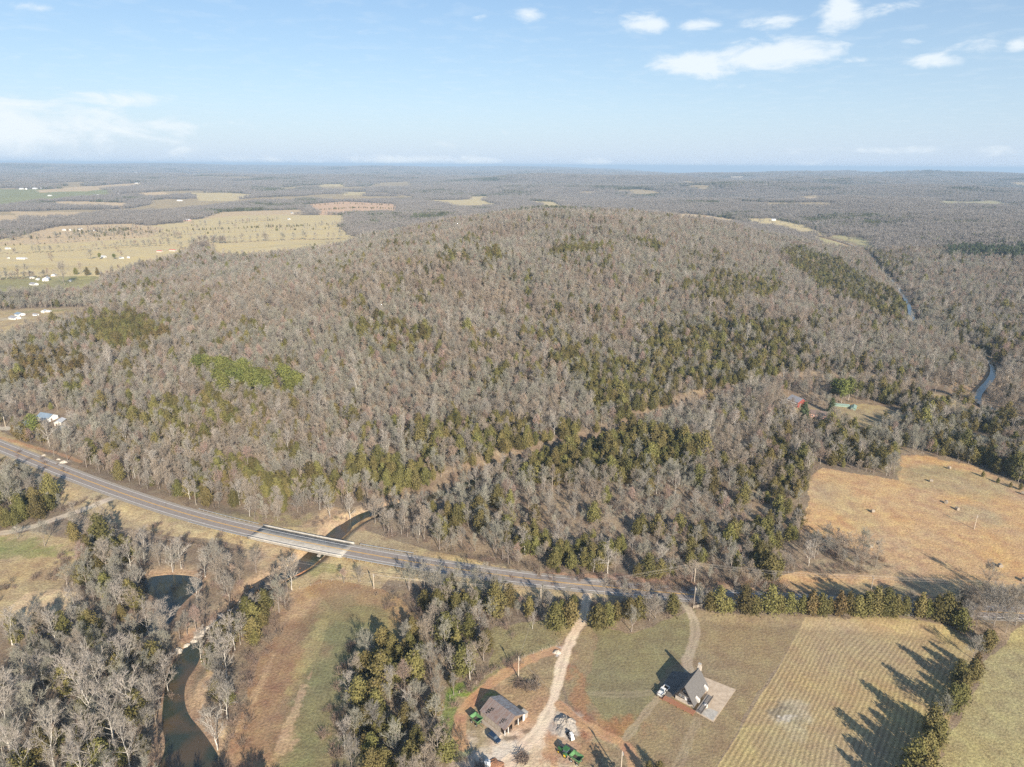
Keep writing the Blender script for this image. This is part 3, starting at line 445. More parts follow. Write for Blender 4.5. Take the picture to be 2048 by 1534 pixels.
# ---------------------------------------------------------------- trees: prototypes
class TB:
    def __init__(s): s.v = []; s.f = []
    def seg(s, p, q, r0, r1):
        d = q-p; L_ = np.linalg.norm(d)+1e-9; d = d/L_; a = np.cross(d, (0.3, 0.2, .93)); a /= np.linalg.norm(a)+1e-9; b = np.cross(d, a); n = len(s.v)
        for P, r in ((p, r0), (q, r1)):
            for t in (0, 2.094, 4.189): s.v.append(P+a*r*math.cos(t)+b*r*math.sin(t))
        for i in range(3): j = (i+1) % 3; s.f += [(n+i, n+j, n+3+j), (n+i, n+3+j, n+3+i)]
    def tri(s, p, q, w, rs):
        d = q-p; a = np.cross(d, rs.randn(3)); a = a/(np.linalg.norm(a)+1e-9)*w; n = len(s.v); s.v += [p-a, p+a, q]; s.f.append((n, n+1, n+2))
    def leaf(s, p, size, rs, nrm=None):
        a = rs.randn(3); a /= np.linalg.norm(a); b = rs.randn(3)
        if nrm is not None: b = np.cross(nrm+rs.randn(3)*.45, a)
        else: b = np.cross(a, b)
        b /= np.linalg.norm(b)+1e-9; n = len(s.v); s.v += [p-a*size*.5-b*size*.3, p+a*size*.5-b*size*.3, p+b*size*.6]; s.f.append((n, n+1, n+2))
    def mesh(s, name, mat): return mesh_np(name, np.array(s.v), np.array(s.f), mat)
def merge(name, parts):
    V = []; F = []; o = 0; me = bpy.data.meshes.new(name); mi = []
    for k, (tb, mat) in enumerate(parts):
        V.append(np.array(tb.v)); F.append(np.array(tb.f)+o); o += len(tb.v); mi += [k]*len(tb.f)
    me = mesh_np(name, np.concatenate(V), np.concatenate(F)); [me.materials.append(m) for _, m in parts]; me.polygons.foreach_set('material_index', np.array(mi, np.int32)); me.update(); return me
def bare_tree(seed, H=13., R=3.6, tw=1.0, nl=11, low=.32, ttw=1.0):
    """limbs fan upwards; every limb splits twice and ends in twigs"""
    rs = np.random.RandomState(seed); T = TB(); Cn = TB(); p = np.zeros(3); axis = [p]; lean = rs.randn(2)*.05*H
    for k in range(1, 7): t = k/6; axis.append(np.array([lean[0]*t*t+rs.randn()*.12, lean[1]*t*t+rs.randn()*.12, H*.9*t]))
    r = .019*H+.03; rad = [r*(1-.88*(k/6)**.8) for k in range(7)]
    for k in range(6): T.seg(axis[k], axis[k+1], rad[k], rad[k+1])
    def grow(p, d, L_, r, lev):
        n = 3 if lev == 0 else 2; pts = [p]; dd = d.copy()
        for k in range(n): dd = dd+rs.randn(3)*.16+np.array([0, 0, .16 if lev < 2 else .05]); dd /= np.linalg.norm(dd); pts.append(pts[-1]+dd*L_/n)
        for k in range(n):
            ra, rb = r*(1-.8*k/n), r*(1-.8*(k+1)/n)
            if lev == 0: T.seg(pts[k], pts[k+1], max(ra, .03*tw), max(rb, .025*tw))
            else: Cn.seg(pts[k], pts[k+1], max(ra, .034*tw), max(rb, .02*tw))
        if lev < 2:
            m = 6 if lev == 0 else 4
            for i in range(m):
                t = rs.uniform(.3, 1.0); k = min(n-1, int(t*n)); q = pts[k]+(pts[k+1]-pts[k])*(t*n-k); e = rs.randn(3); e -= dd*e.dot(dd); e /= np.linalg.norm(e)+1e-9; w = rs.uniform(.45, .95)
                grow(q, (dd+e*w)/np.linalg.norm(dd+e*w), L_*rs.uniform(.38, .6), r*.5, lev+1)
        m = (2, 4, 5)[lev]
        for i in range(m):
            t = rs.uniform(.15, 1.0); k = min(n-1, int(t*n)); q = pts[k]+(pts[k+1]-pts[k])*(t*n-k); e = dd+rs.randn(3)*.6+np.array([0, 0, .15]); e /= np.linalg.norm(e); Cn.tri(q, q+e*rs.uniform(.5, 1.25)*H/13, .026*tw*ttw, rs)
    for i in range(nl):
        t = low+(1-low)*((i+rs.rand())/nl); k = min(5, int(t*6)); q = axis[k]+(axis[k+1]-axis[k])*(t*6-k); a = i*2.4+rs.rand()*.9; el = math.radians(28+42*t+rs.randn()*8)
        L_ = R*(1.15-.62*abs(t-.5)*1.2)*rs.uniform(.85, 1.15); d = np.array([math.cos(a)*math.cos(el), math.sin(a)*math.cos(el), math.sin(el)]); grow(q, d, L_, rad[k]*.5, 0)
    return T, Cn
def bush(seed, H=2.6, R=2.0, n=26, tw=1.0):
    rs = np.random.RandomState(seed); Cn = TB()
    for i in range(n):
        a = rs.rand()*6.283; el = math.radians(rs.uniform(25, 80)); d = np.array([math.cos(a)*math.cos(el), math.sin(a)*math.cos(el), math.sin(el)]); q = np.array([rs.randn()*.5, rs.randn()*.5, 0]); L_ = H*rs.uniform(.7, 1.1)
        e = q+d*L_; Cn.seg(q, e, .03*tw, .012*tw)
        for k in range(11): t = rs.uniform(.25, 1); g = d+rs.randn(3)*.6; g /= np.linalg.norm(g); b = q+(e-q)*t; Cn.tri(b, b+g*rs.uniform(.4, .9), .024*tw, rs)
    return Cn
def evergreen(seed, H=8., R=2.2, kind='cedar', n=2100, ls=.46):
    """crown of small sprays on drooping shelves around a tapered trunk"""
    rs = np.random.RandomState(seed); T = TB(); Cn = TB(); ax = rs.randn(2)*.02*H; P = [np.array([ax[0]*t, ax[1]*t, H*.93*t]) for t in (0, .3, .6, 1)]
    for k in range(3): T.seg(P[k], P[k+1], (.02*H+.04)*(1-.3*k), (.02*H+.04)*(.72-.3*k))
    nb = int(24+H*2.2); low = {'cedar': .06, 'spruce': .08, 'pine': .34}[kind]; lobes = [(rs.rand()*6.283, rs.uniform(.2, .9), rs.uniform(.7, 1.25)) for _ in range(9)]
    for i in range(nb):
        t = low+(1-low)*((i+rs.rand())/nb); a = i*2.399+rs.rand()
        if kind == 'cedar': rr = R*(math.sin(math.pi*min(1, (t*.82+.16)))**.62)*(1.0 if t < .4 else 1-(t-.4)*1.15)
        elif kind == 'spruce': rr = R*(1-t)**.85*1.08+.1
        else: u = (t-low)/(1-low); rr = R*(math.sin(math.pi*(.12+.8*u))**.7)
        for la, lt, lm in lobes:
            w = math.exp(-((a-la+math.pi) % 6.283-math.pi)**2/.5-(t-lt)**2/.03); rr *= 1+(lm-1)*w
        rr *= rs.uniform(.66, 1.24); up = {'cedar': .5, 'spruce': -.12, 'pine': .25}[kind]; q = np.array([0, 0, H*t*.94]); e = np.array([math.cos(a)*rr, math.sin(a)*rr, q[2]+rr*up*rs.uniform(.5, 1.2)]); T.seg(q, q+(e-q)*.8, .05, .02)
        k = max(8, int(n/nb*(rr/R+.25)))
        for j in range(k):
            u = rs.beta(2.2, 1.1); w = .17*R+.1*rr; c = q+(e-q)*u+rs.randn(3)*w*np.array([1, 1, .7]); o = c-np.array([0, 0, H*t*.8]); o[2] *= .6; o /= np.linalg.norm(o)+1e-6; Cn.leaf(c, ls*rs.uniform(.6, 1.3), rs, o)
    return T, Cn
PROTO = {}
def protos():
    def reg(k, parts, tm, cm):
        T, Cn = parts; PROTO.setdefault(k, []).append(dict(trunk=T.mesh('trunk', tm) if T else None, crown=Cn.mesh('crown', cm), whole=merge('tree', ([(T, tm)] if T else [])+[(Cn, cm)])))
    for i in range(7): reg('bare', bare_tree(10+i, 10.2+(i % 4)*1.0, 3.7+(i % 3)*.55, nl=11+i % 4, low=(.3, .38, .24)[i % 3]), M['bark'], M['twigred'] if i == 3 else M['twig'])
    for i in range(4): reg('open', bare_tree(50+i, 12.5+(i % 3)*1.2, 3.9, tw=1.25, nl=11, low=.3, ttw=.62), M['bark'], M['twig'])
    for i in range(3): reg('slim', bare_tree(40+i, 12+(i % 3)*1.2, 2.2, nl=9, low=.42), M['bark'], M['twig'])
    for i in range(4): reg('sycamore', bare_tree(60+i, 15.+i, 5.2, tw=1.5, nl=10, low=.25, ttw=.62), M['palebark'], M['paletwig'])
    for i in range(3): reg('broad', bare_tree(80+i, 12., 5.6, tw=1.15, nl=15, low=.2), M['bark'], M['twig'])
    for i in range(6): reg('cedar', evergreen(100+i, 7.6+(i % 3)*.9, (2.1, 1.7, 2.5)[i % 3]), M['bark'], M['cedarbr'] if i == 4 else M['cedar'])
    for i in range(4): reg('pine', evergreen(120+i, 10.+i*.7, 2.8, 'pine', 1400, .65), M['bark'], M['pine'])
    for i in range(2): reg('spruce', evergreen(130+i, 12., 3.6, 'spruce', 2200, .7), M['bark'], M['spruce'])
    for i in range(4): reg('bush', (None, bush(140+i)), None, M['brush'])
protos()
# ---------------------------------------------------------------- where trees stand: records (kind, x, y, scale, zone)
REC = []
def P2(n): return [tuple(p) for p in n]
EV = []     # evergreen patches on the ground: (polygon, share, kind)
def evs():
    for pts, pr, kd in [([(165, 655), (250, 632), (335, 655), (350, 690), (270, 712), (185, 700)], .8, 'bronze'), ([(20, 715), (100, 705), (170, 730), (140, 765), (60, 770)], .5, 'bronze'), ([(40, 690), (160, 640), (420, 590), (430, 620), (200, 720)], .16, 'cedar'),
        ([(430, 925), (480, 925), (545, 960), (600, 985), (580, 1010), (500, 985), (432, 962)], .85, 'cedar'), ([(560, 975), (620, 955), (800, 945), (850, 970), (800, 1005), (700, 985), (600, 1010)], .7, 'cedar'), ([(690, 950), (760, 935), (870, 950), (900, 975), (840, 1000), (760, 990)], .5, 'cedar'),
        ([(1050, 905), (1150, 850), (1400, 895), (1412, 945), (1250, 970), (1100, 975), (1060, 950)], .75, 'cedar'), ([(1080, 690), (1150, 685), (1210, 740), (1260, 800), (1200, 800), (1110, 730)], .5, 'cedar'), ([(1180, 740), (1260, 720), (1420, 780), (1380, 810), (1250, 880), (1180, 860)], .42, 'cedar'),
        ([(1280, 665), (1450, 645), (1600, 655), (1640, 710), (1550, 765), (1400, 790), (1300, 750)], .5, 'cedar'), ([(1430, 550), (1560, 570), (1540, 600), (1400, 620), (1380, 580)], .5, 'cedar'), ([(1600, 500), (1660, 520), (1810, 610), (1800, 655), (1650, 595), (1550, 505)], .62, 'cedar'),
        ([(1100, 512), (1180, 500), (1232, 492), (1225, 512), (1110, 526)], .85, 'cedar'), ([(960, 510), (1000, 505), (990, 525), (960, 522)], .6, 'cedar'), ([(1250, 482), (1335, 498), (1320, 506), (1258, 492)], .8, 'cedar'), ([(880, 515), (930, 510), (920, 530), (880, 530)], .4, 'cedar'),
        ([(230, 815), (430, 800), (480, 860), (400, 890), (290, 890)], .45, 'cedar'), ([(700, 665), (860, 650), (880, 700), (760, 710)], .42, 'cedar'), ([(820, 850), (980, 860), (1150, 845), (1150, 890), (1000, 960), (850, 930)], .42, 'cedar'), ([(370, 740), (600, 730), (640, 830), (420, 830)], .12, 'cedar'),
        ([(1500, 920), (1600, 930), (1625, 1000), (1580, 1090), (1480, 1130), (1520, 1010)], .38, 'cedar'), ([(1000, 1075), (1130, 1075), (1250, 1110), (1240, 1150), (1100, 1145), (1010, 1120)], .32, 'cedar'), ([(1480, 840), (1560, 860), (1590, 930), (1520, 960)], .4, 'cedar'), ([(850, 1040), (930, 1030), (920, 1080), (860, 1080)], .4, 'cedar'), ([(1350, 1060), (1500, 1050), (1520, 1130), (1400, 1150)], .2, 'cedar'),
        ([(1740, 505), (1825, 525), (1800, 560), (1755, 550)], .3, 'cedar'), ([(1900, 650), (2100, 630), (2100, 730), (1950, 720)], .25, 'cedar'), ([(1840, 475), (2100, 470), (2100, 525), (1900, 518)], .3, 'spruce'), ([(1650, 445), (1720, 442), (1720, 452), (1660, 452)], .8, 'spruce'), ([(1660, 870), (1800, 880), (1800, 945), (1665, 930)], .42, 'cedar'), ([(1800, 880), (2100, 910), (2100, 970), (1900, 935)], .45, 'cedar'), ([(1700, 770), (1880, 800), (2060, 860), (2060, 900), (1820, 860)], .3, 'cedar'),
        ([(700, 1335), (790, 1280), (960, 1275), (975, 1330), (925, 1400), (885, 1520), (850, 1580), (760, 1560), (740, 1400)], .5, 'cedar'), ([(430, 1225), (545, 1190), (535, 1290), (450, 1290)], .5, 'cedar'), ([(0, 1000), (120, 1000), (140, 1050), (0, 1060)], .42, 'cedar'), ([(150, 1060), (230, 1090), (235, 1200), (160, 1160)], .45, 'cedar'), ([(230, 1085), (330, 1100), (300, 1130), (230, 1120)], .2, 'cedar'), ([(60, 1090), (130, 1085), (140, 1150), (70, 1150)], .5, 'cedar'), ([(0, 870), (80, 860), (60, 885), (0, 880)], .2, 'cedar'), ([(880, 1180), (1080, 1200), (1060, 1250), (900, 1250)], .22, 'cedar'),
        ([(40, 470), (170, 460), (180, 470), (40, 480)], .3, 'spruce'), ([(1900, 930), (2100, 990), (2100, 1010), (1950, 950)], .5, 'spruce')]:
        EV.append((Gt(pts), pr, kd))
evs()
PINES = Gt([(400, 752), (412, 748), (425, 760), (432, 752), (445, 760), (440, 772), (455, 766), (462, 778), (470, 768), (480, 780), (478, 770), (492, 776), (500, 788), (505, 775), (515, 782), (522, 794), (530, 788), (538, 780), (452, 755), (466, 758), (488, 765), (500, 766), (512, 772), (535, 795), (450, 798), (575, 782), (590, 780), (598, 788), (583, 792), (568, 776), (525, 776)])
CLEAR = [gl(p) for p in ([(-100, 1068), (0, 1058), (120, 1028), (190, 1004), (235, 1008), (205, 1034), (140, 1066), (60, 1085), (-100, 1100)], [(230, 1020), (500, 1020), (540, 1130), (480, 1122), (400, 1112), (300, 1105), (235, 1085)], [(300, 1140), (420, 1142), (425, 1190), (380, 1225), (330, 1215), (300, 1180)], [(335, 1300), (400, 1262), (440, 1250), (420, 1300), (425, 1400), (440, 1480), (480, 1560), (300, 1640), (320, 1500), (325, 1400)], [(540, 1120), (640, 1120), (650, 1160), (560, 1165)], [(640, 1020), (730, 1000), (730, 1070), (640, 1070)], [(60, 1178), (160, 1175), (150, 1240), (40, 1260)], [(240, 1090), (300, 1060), (500, 1080), (560, 1150), (470, 1140), (300, 1128)], [(840, 1640), (960, 1400), (1130, 1290), (1160, 1240), (1200, 1262), (1390, 1225), (1800, 1240), (1900, 1262), (1960, 1300), (2400, 1280), (2400, 1600), (1700, 1640)], [(290, 1138), (428, 1138), (432, 1236), (330, 1262), (285, 1200)], [(405, 1262), (455, 1212), (520, 1160), (600, 1122), (640, 1150), (560, 1190), (500, 1226), (440, 1272)], [(560, 1040), (730, 1000), (760, 1040), (700, 1080), (560, 1090)])]
def gen():
    rs = np.random.RandomState(11); s = 4.7; R1 = 1650
    gx, gy = np.meshgrid(np.arange(-1250, 1400, s), np.arange(118, R1, s)); x = (gx+rs.rand(*gx.shape)*s*.95).ravel(); y = (gy+rs.rand(*gx.shape)*s*.95).ravel()
    r = np.hypot(x, y); az = np.abs(np.arctan2(x, y)); k = (r < R1) & ((az < math.radians(41)) | ((r < 260) & (az < math.radians(52)))) & ((r < 1000) | (rs.rand(len(x)) < .8)); x = x[k]; y = y[k]
    op = np.zeros(len(x), bool)
    for c in COVER: op |= in_poly(x, y, c[1])
    near = np.hypot(x, y) < 700
    nr_ = np.nonzero(near & ~op)[0]
    for c in COVER:
        if c[0] in ('ploughed_field', 'road_verge', 'lawn', 'farmyard', 'crop_field', 'meadow', 'pasture'): op[nr_] |= dist_line(x[nr_], y[nr_], c[1]+[c[1][0]], 6) < (3.6 if c[0] == 'ploughed_field' else 1.5)
    bad = op | (dist_line(x, y, ROAD, 30) < 9) | (dist_line(x, y, CREEK, 30) < np.where(y > 330, 8.8, 7.5)) | (dist_line(x, y, RIVER, 60) < 6)
    for P in (POOL, POND): bad |= in_poly(x, y, P)
    for n_, P, hw, c in TRACKS: bad |= dist_line(x, y, P, 20) < hw+1.6
    for pc, rr in (((85, 842), 14), ((122, 850), 12), ((100, 868), 14), ((60, 860), 8), ((1590, 808), 13), ((1640, 830), 15), ((1020, 1440), 20), ((405, 1385), 4), ((660, 1042), 9), ((560, 1110), 7), ((45, 850), 7)): cx, cy = G(*pc); bad |= np.hypot(x-cx, y-cy) < rr
    bad |= (y < 153) & (x > 0) & (x < 220)
    for P_ in CLEAR: bad |= in_poly(x, y, P_)
    x = x[~bad]; y = y[~bad]
    pe = .045+.16*sstep((fbm(x, y, 45, 4, 91)-.52)/.1)*(np.hypot(x, y) < 1100); kd = np.zeros(len(x), int)
    wx = (fbm(x, y, 30, 3, 92)-.5)*30; wy = (fbm(x, y, 30, 3, 93)-.5)*30
    for P, pr, k2 in EV:
        m = in_poly(x+wx, y+wy, P); cl = .6+1.4*fbm(x, y, 14, 3, 94); pe[m] = np.maximum(pe[m], (pr*cl)[m]); kd[m] = {'cedar': 0, 'bronze': 1, 'spruce': 2}[k2]
    ev = rs.rand(len(x)) < pe
    clump = fbm(x, y, 35, 3, 95)
    for i in range(len(x)):
        sc = float(np.clip(rs.normal(1, .21), .55, 1.6)); X = float(x[i]); Y = float(y[i])
        if ev[i]: REC.append((('cedar', 'cedarb', 'spruce')[kd[i]] if kd[i] else 'cedar', X, Y, sc*rs.uniform(.95, 1.3)))
        else:
            u = rs.rand(); river = Y < 265 and X < -60
            k3 = 'sycamore' if u < (.07 if river else (.035 if Y < 700 else .02)) else ('slim' if u < .2 else 'open' if u < (.62 if Y < 330 else .36) else 'bare')
            if Y < 330 and rs.rand() < .3: continue
            if river: sc *= .78
            elif Y < 330: sc *= (.66 if X < 0 or Y < 215 else .5)+.2*clump[i]
            elif Y < 420 : sc *= .72
            else: sc *= .50+.32*clump[i]
            REC.append((k3, X, Y, sc))
            if rs.rand() < (.5 if Y < 330 else .1 if Y < 700 else 0): REC.append(('bush', X+rs.randn()*2.2, Y+rs.randn()*2.2, rs.uniform(.7, 1.4)))
gen()
HAND = []    # (kind, base px, scale, label, group)
def hand():
    z = 0
    def H_(kd, px, py, sc, lab, grp=None): sc *= 1.18 if 'cedar' in kd and py > 1100 else 1; X, Y = G(px, py, 0); HAND.append((kd, X, Y, sc, lab, grp))
    row = 'cedars along the highway behind the lawn'
    for px, py, sc, lab in [(1110, 1261, 1.15, 'olive cedar at the meadow corner, leftmost of the pair left of the gravel drive'), (1141, 1251, 1.22, 'tall cedar standing right against the left side of the gravel drive entrance'), (1124, 1240, .8, 'small cedar half hidden behind the pair left of the gravel drive'), (1197, 1257, 1.4, 'tallest cedar, right of the gravel drive entrance with its top over the highway'), (1215, 1252, 1.05, 'cedar leaning into the tallest one right of the gravel drive'), (1232, 1243, 1.0, 'bronzed cedar third to the right of the gravel drive'), (1258, 1238, 1.1, 'cedar behind the thin bare tree on the lawn edge'), (1278, 1236, 1.15, 'wide cedar between the two bare lawn trees'), (1345, 1229, 1.12, 'lone round cedar just left of the curved house drive')]:
        H_('cedarb' if 'bronzed' in lab else 'cedar', px, py, sc, lab, row)
    H_('bare', 1263, 1264, .75, 'thin bare tree alone in front of the cedars on the lawn edge'); H_('broad', 1299, 1242, .72, 'rounded bare tree on the lawn edge beside the house drive'); H_('bare', 1092, 1255, .45, 'small bare tree at the left foot of the meadow cedars')
    H_('broad', 1318, 1232, .55, 'low spreading bare tree left of the round cedar by the house drive')
    row = 'cedar hedge row behind the lawn and crop field'; o = ['first', 'second', 'third', 'fourth', 'fifth', 'sixth', 'seventh', 'eighth', 'ninth', 'tenth', 'eleventh', 'twelfth', 'thirteenth', 'fourteenth', 'fifteenth', 'sixteenth', 'seventeenth', 'eighteenth', 'nineteenth', 'twentieth', 'twenty-first', 'twenty-second', 'twenty-third', 'twenty-fourth', 'twenty-fifth']
    hp = [(1418, 1225, .9), (1437, 1228, 1.15), (1458, 1227, .75), (1487, 1230, 1.2), (1508, 1232, .95), (1538, 1232, 1.2), (1556, 1230, .8), (1577, 1231, .95), (1602, 1231, .85), (1620, 1234, 1.15), (1640, 1234, 1.05), (1656, 1233, .8), (1675, 1235, 1.15), (1694, 1234, .9), (1712, 1236, 1.2), (1730, 1236, 1.1), (1747, 1236, 1.15), (1768, 1237, 1.2), (1788, 1237, 1.05), (1806, 1236, .8), (1836, 1239, 1.1), (1852, 1240, .9), (1868, 1244, 1.15), (1886, 1247, 1.3), (1900, 1244, 1.05)]
    for k, (px, py, sc) in enumerate(hp): H_('cedarb' if k in (9, 12) else 'cedar', px, py, sc, o[k]+' cedar from the left in the hedge row behind lawn and crop field', row)
    for k, (px, py, sc) in enumerate([(1398, 1212, .6), (1410, 1205, .62), (1402, 1222, .5), (1468, 1200, .7), (1507, 1195, .8), (1525, 1200, .6), (1816, 1222, .6), (1700, 1200, .4)]): H_('slim' if k % 2 else 'bare', px, py, sc, 'pale bare tree rising between the cedars of the hedge row', 'bare trees in the cedar hedge row')
    for px, py, sc, kd, lab in [(1986, 1260, 1.25, 'broad', 'big spreading bare tree at the top corner beyond the crop field'), (1945, 1244, .8, 'broad', 'bare tree between the hedge row end and the big spreading tree'), (2030, 1256, .95, 'broad', 'bare tree right of the big spreading one at the frame edge'), (2075, 1262, 1.0, 'broad', 'bare tree cut by the right frame edge beside the pasture'), (1925, 1232, .8, 'broad', 'bare tree behind the right end of the cedar hedge'), (1975, 1236, .85, 'broad', 'bare tree behind the big spreading one at the top right corner'), (2015, 1238, .8, 'broad', 'bare tree on the road edge near the right frame edge'), (2048, 1240, .85, 'broad', 'bare tree on the road edge cut by the right frame')]+[(q, 1230+(q*7) % 14, .8, 'broad', '%s bare tree from left in the brushy clump hiding the highway' % {1912: 'first', 1938: 'second', 1958: 'third', 1990: 'fourth', 2005: 'fifth', 2032: 'sixth', 2060: 'seventh', 2078: 'last'}[q]) for q in (1912, 1938, 1958, 1990, 2005, 2032, 2060, 2078)]+[(1918, 1226, .8, 'cedar', 'cedar in the brushy clump hiding the highway at the right'), (1946, 1318, .65, 'broad', 'low bare tree in the gap of the cedar line beside the crop field'), (1884, 1436, .6, 'broad', 'bare tree in the lower gap of the cedar line beside the crop field')]: H_(kd, px, py, sc, lab)
    line = 'cedar line between crop field and right meadow'; k = 0
    for px, py, sc in [(1968, 1303, 1.15), (1978, 1292, .9), (1950, 1345, .95), (1943, 1360, 1.2), (1928, 1368, .95), (1913, 1372, 1.1), (1926, 1388, 1.1), (1921, 1404, 1.05), (1908, 1415, .95), (1899, 1428, 1.2), (1868, 1458, .85), (1859, 1472, 1.25), (1876, 1482, 1.05), (1866, 1500, 1.2), (1850, 1512, 1.2), (1838, 1532, 1.3), (1858, 1536, 1.05), (1822, 1552, 1.35), (1845, 1562, 1.3), (1806, 1580, 1.35), (1830, 1592, 1.3), (1790, 1606, 1.3)]:
        H_('cedarb' if k in (2, 6) else 'cedar', px, py, sc*.86, (o[k] if k < 20 else 'outer')+' cedar, counted from the top, in the line beside the crop field', line); k += 1
    H_('spruce', 1278, 1640, 1.15, 'tall evergreen below the frame edge casting the long shadow by the pole')
    H_('cedar', 1318, 1553, .55, 'small cedar cut by the bottom edge of the lawn', None); H_('cedar', 1296, 1556, .6, 'second small cedar cut by the bottom lawn edge', None)
    H_('bare', 688, 1167, .52, 'left of two small bare trees between highway and ploughed field'); H_('bare', 718, 1165, .55, 'right of two small bare trees between highway and ploughed field')
    H_('sycamore', 584, 1180, .95, 'white sycamore leaning over the creek just below the bridge'); H_('sycamore', 331, 1278, 1.0, 'bright white sycamore on the neck of land beside the pond'); H_('sycamore', 296, 1262, .7, 'smaller white sycamore left of the bright one by the pond')
    for px, py, sc in [(262, 1352, .95), (238, 1346, 1.0), (205, 1418, 1.15), (190, 1450, 1.1), (186, 1530, 1.0), (270, 1452, 1.1), (51, 1445, 1.05), (20, 1500, 1.1), (110, 1540, 1.05), (232, 1500, 1.1), (150, 1390, .9), (90, 1380, .9), (300, 1440, .95), (262, 1540, 1.05), (335, 1375, .8), (25, 1290, .8), (60, 1560, 1.1), (170, 1575, 1.1)]: H_('sycamore', px, py, sc, 'white-limbed sycamore in the riverside wood left of the creek pool', 'sycamores in the riverside wood left of the pool')
    for px, py, sc in [(454, 1356, .95), (434, 1493, .95), (402, 1318, .6), (470, 1300, .8), (455, 1440, .8)]: H_('sycamore', px, py, sc, 'pale sycamore on the strip between creek pool and ploughed field', 'sycamores between creek pool and ploughed field')
    for px, py, sc in [(220, 1135, .85), (262, 1140, .8), (290, 1130, .85), (345, 1140, .8), (362, 1135, .8), (410, 1150, .75), (455, 1155, .7), (245, 1215, .8), (395, 1215, .75)]: H_('sycamore', px, py, sc, 'pale sycamore among the bare trees around the pond', 'sycamores around the pond')
    for px, py, sc in [(270, 955, .9), (480, 1010, .75), (500, 1035, .7), (640, 1020, .75), (660, 1035, .7), (700, 1030, .7), (560, 1030, .7), (380, 1000, .7), (1215, 1150, .8), (420, 1005, .7)]: H_('sycamore', px, py, sc, 'pale branching tree at the wood edge behind the highway', 'pale trees at the wood edge behind the highway')
    for px, py, sc in [(940, 1360, .55), (905, 1350, .6), (1125-60, 1258, .4), (822, 1440, .6), (690, 1500, .7), (650+50, 1400, .7), (780, 1400, .7)]: H_('sycamore', px, py, sc*.9, 'pale bare tree in the thicket left of the barn', 'pale trees in the thicket left of the barn')
    H_('spruce', 1606, 840, 1.25, 'dark conical spruce in front of the red house'); H_('spruce', 1662, 826, .95, 'blue-green spruce right of the pink-walled house'); H_('cedar', 1768, 846, 1.1, 'round dark cedar alone on the homestead meadow'); H_('spruce', 1688, 850, .8, 'thin spruce at the near meadow corner behind the pink house')
    for px, py, sc in [(1668, 800, 1.7), (1682, 806, 1.9), (1696, 803, 1.7)]: H_('pine', px, py, sc*.85, 'big dark green pine behind the homestead lawn', 'big pines behind the homestead lawn')
    H_('pine', 70, 872, 1.35, 'bright green pine in front of the white-roofed house by the highway'); H_('cedarb', 40, 880, 1.3, 'bronzed cedar at the end of the white house drive'); H_('cedarb', 55, 884, 1.2, 'bronzed cedar right of the one at the house drive end'); H_('cedarb', 30, 872, 1.0, 'smaller bronzed cedar behind the pair at the house drive end')
    H_('broad', 36, 1078, .5, 'small dark bare tree on the near meadow below the gravel lane'); H_('bare', 90, 1092, .95, 'tall grey tree with ivy beside the gravel lane')
    for px, py, sc in [(18, 1052, 1.2), (8, 1048, 1.1), (32, 1050, 1.15)]: H_('cedar', px, py, sc*1.05, 'tall pale-trunked cedar at the left frame edge above the gravel lane', 'cedars at the left frame edge above the lane')
    for px, py in [(1117, 1150), (1155, 1152)]: H_('cedar', px, py, .32, 'low round cedar bush on the far verge of the highway', 'two low cedar bushes on the far highway verge')
    for px, py in [(1965, 954), (1995, 966), (2020, 975), (2040, 980)]: H_('cedar', px, py, .45, 'low cedar on the top fence line of the orange pasture', 'low cedars on the pasture fence line')
    H_('broad', 1690, 1115, .85, 'spreading bare tree at the wood corner in the orange pasture'); H_('broad', 1725, 1110, .8, 'bare tree right of the spreading one at the pasture wood corner'); H_('broad', 1972, 1178, .75, 'round bare tree alone at the lower edge of the orange pasture')
    for px, py, kd, sc, lab in [(128, 568, 'broad', 2.0, 'large dark-crowned tree hiding the far white farm shed'), (152, 549, 'cedar', 1.4, 'cedar right of the large crowned tree by the white farm'), (175, 550, 'cedar', 1.5, 'cedar between the white farm and the wood corner'), (195, 549, 'cedarb', 1.6, 'bronzed cedar near the wood corner by the far field'), (162, 547, 'bare', 1.3, 'bare tree rising behind the farm cedars'), (200, 518, 'pine', 1.0, 'left of two round green trees beside the far field house'), (229, 518, 'pine', .95, 'right of two round green trees beside the far field house'), (182, 519, 'broad', 1.3, 'bare tree left of the two round green field trees'), (14, 552, 'bare', 1.2, 'first bare roadside tree by the far left farm field'), (38, 549, 'bare', 1.25, 'second bare roadside tree by the far left farm field'), (54, 549, 'bare', 1.3, 'third bare roadside tree by the far left farm field')]: H_(kd, px, py, sc, lab)
hand()
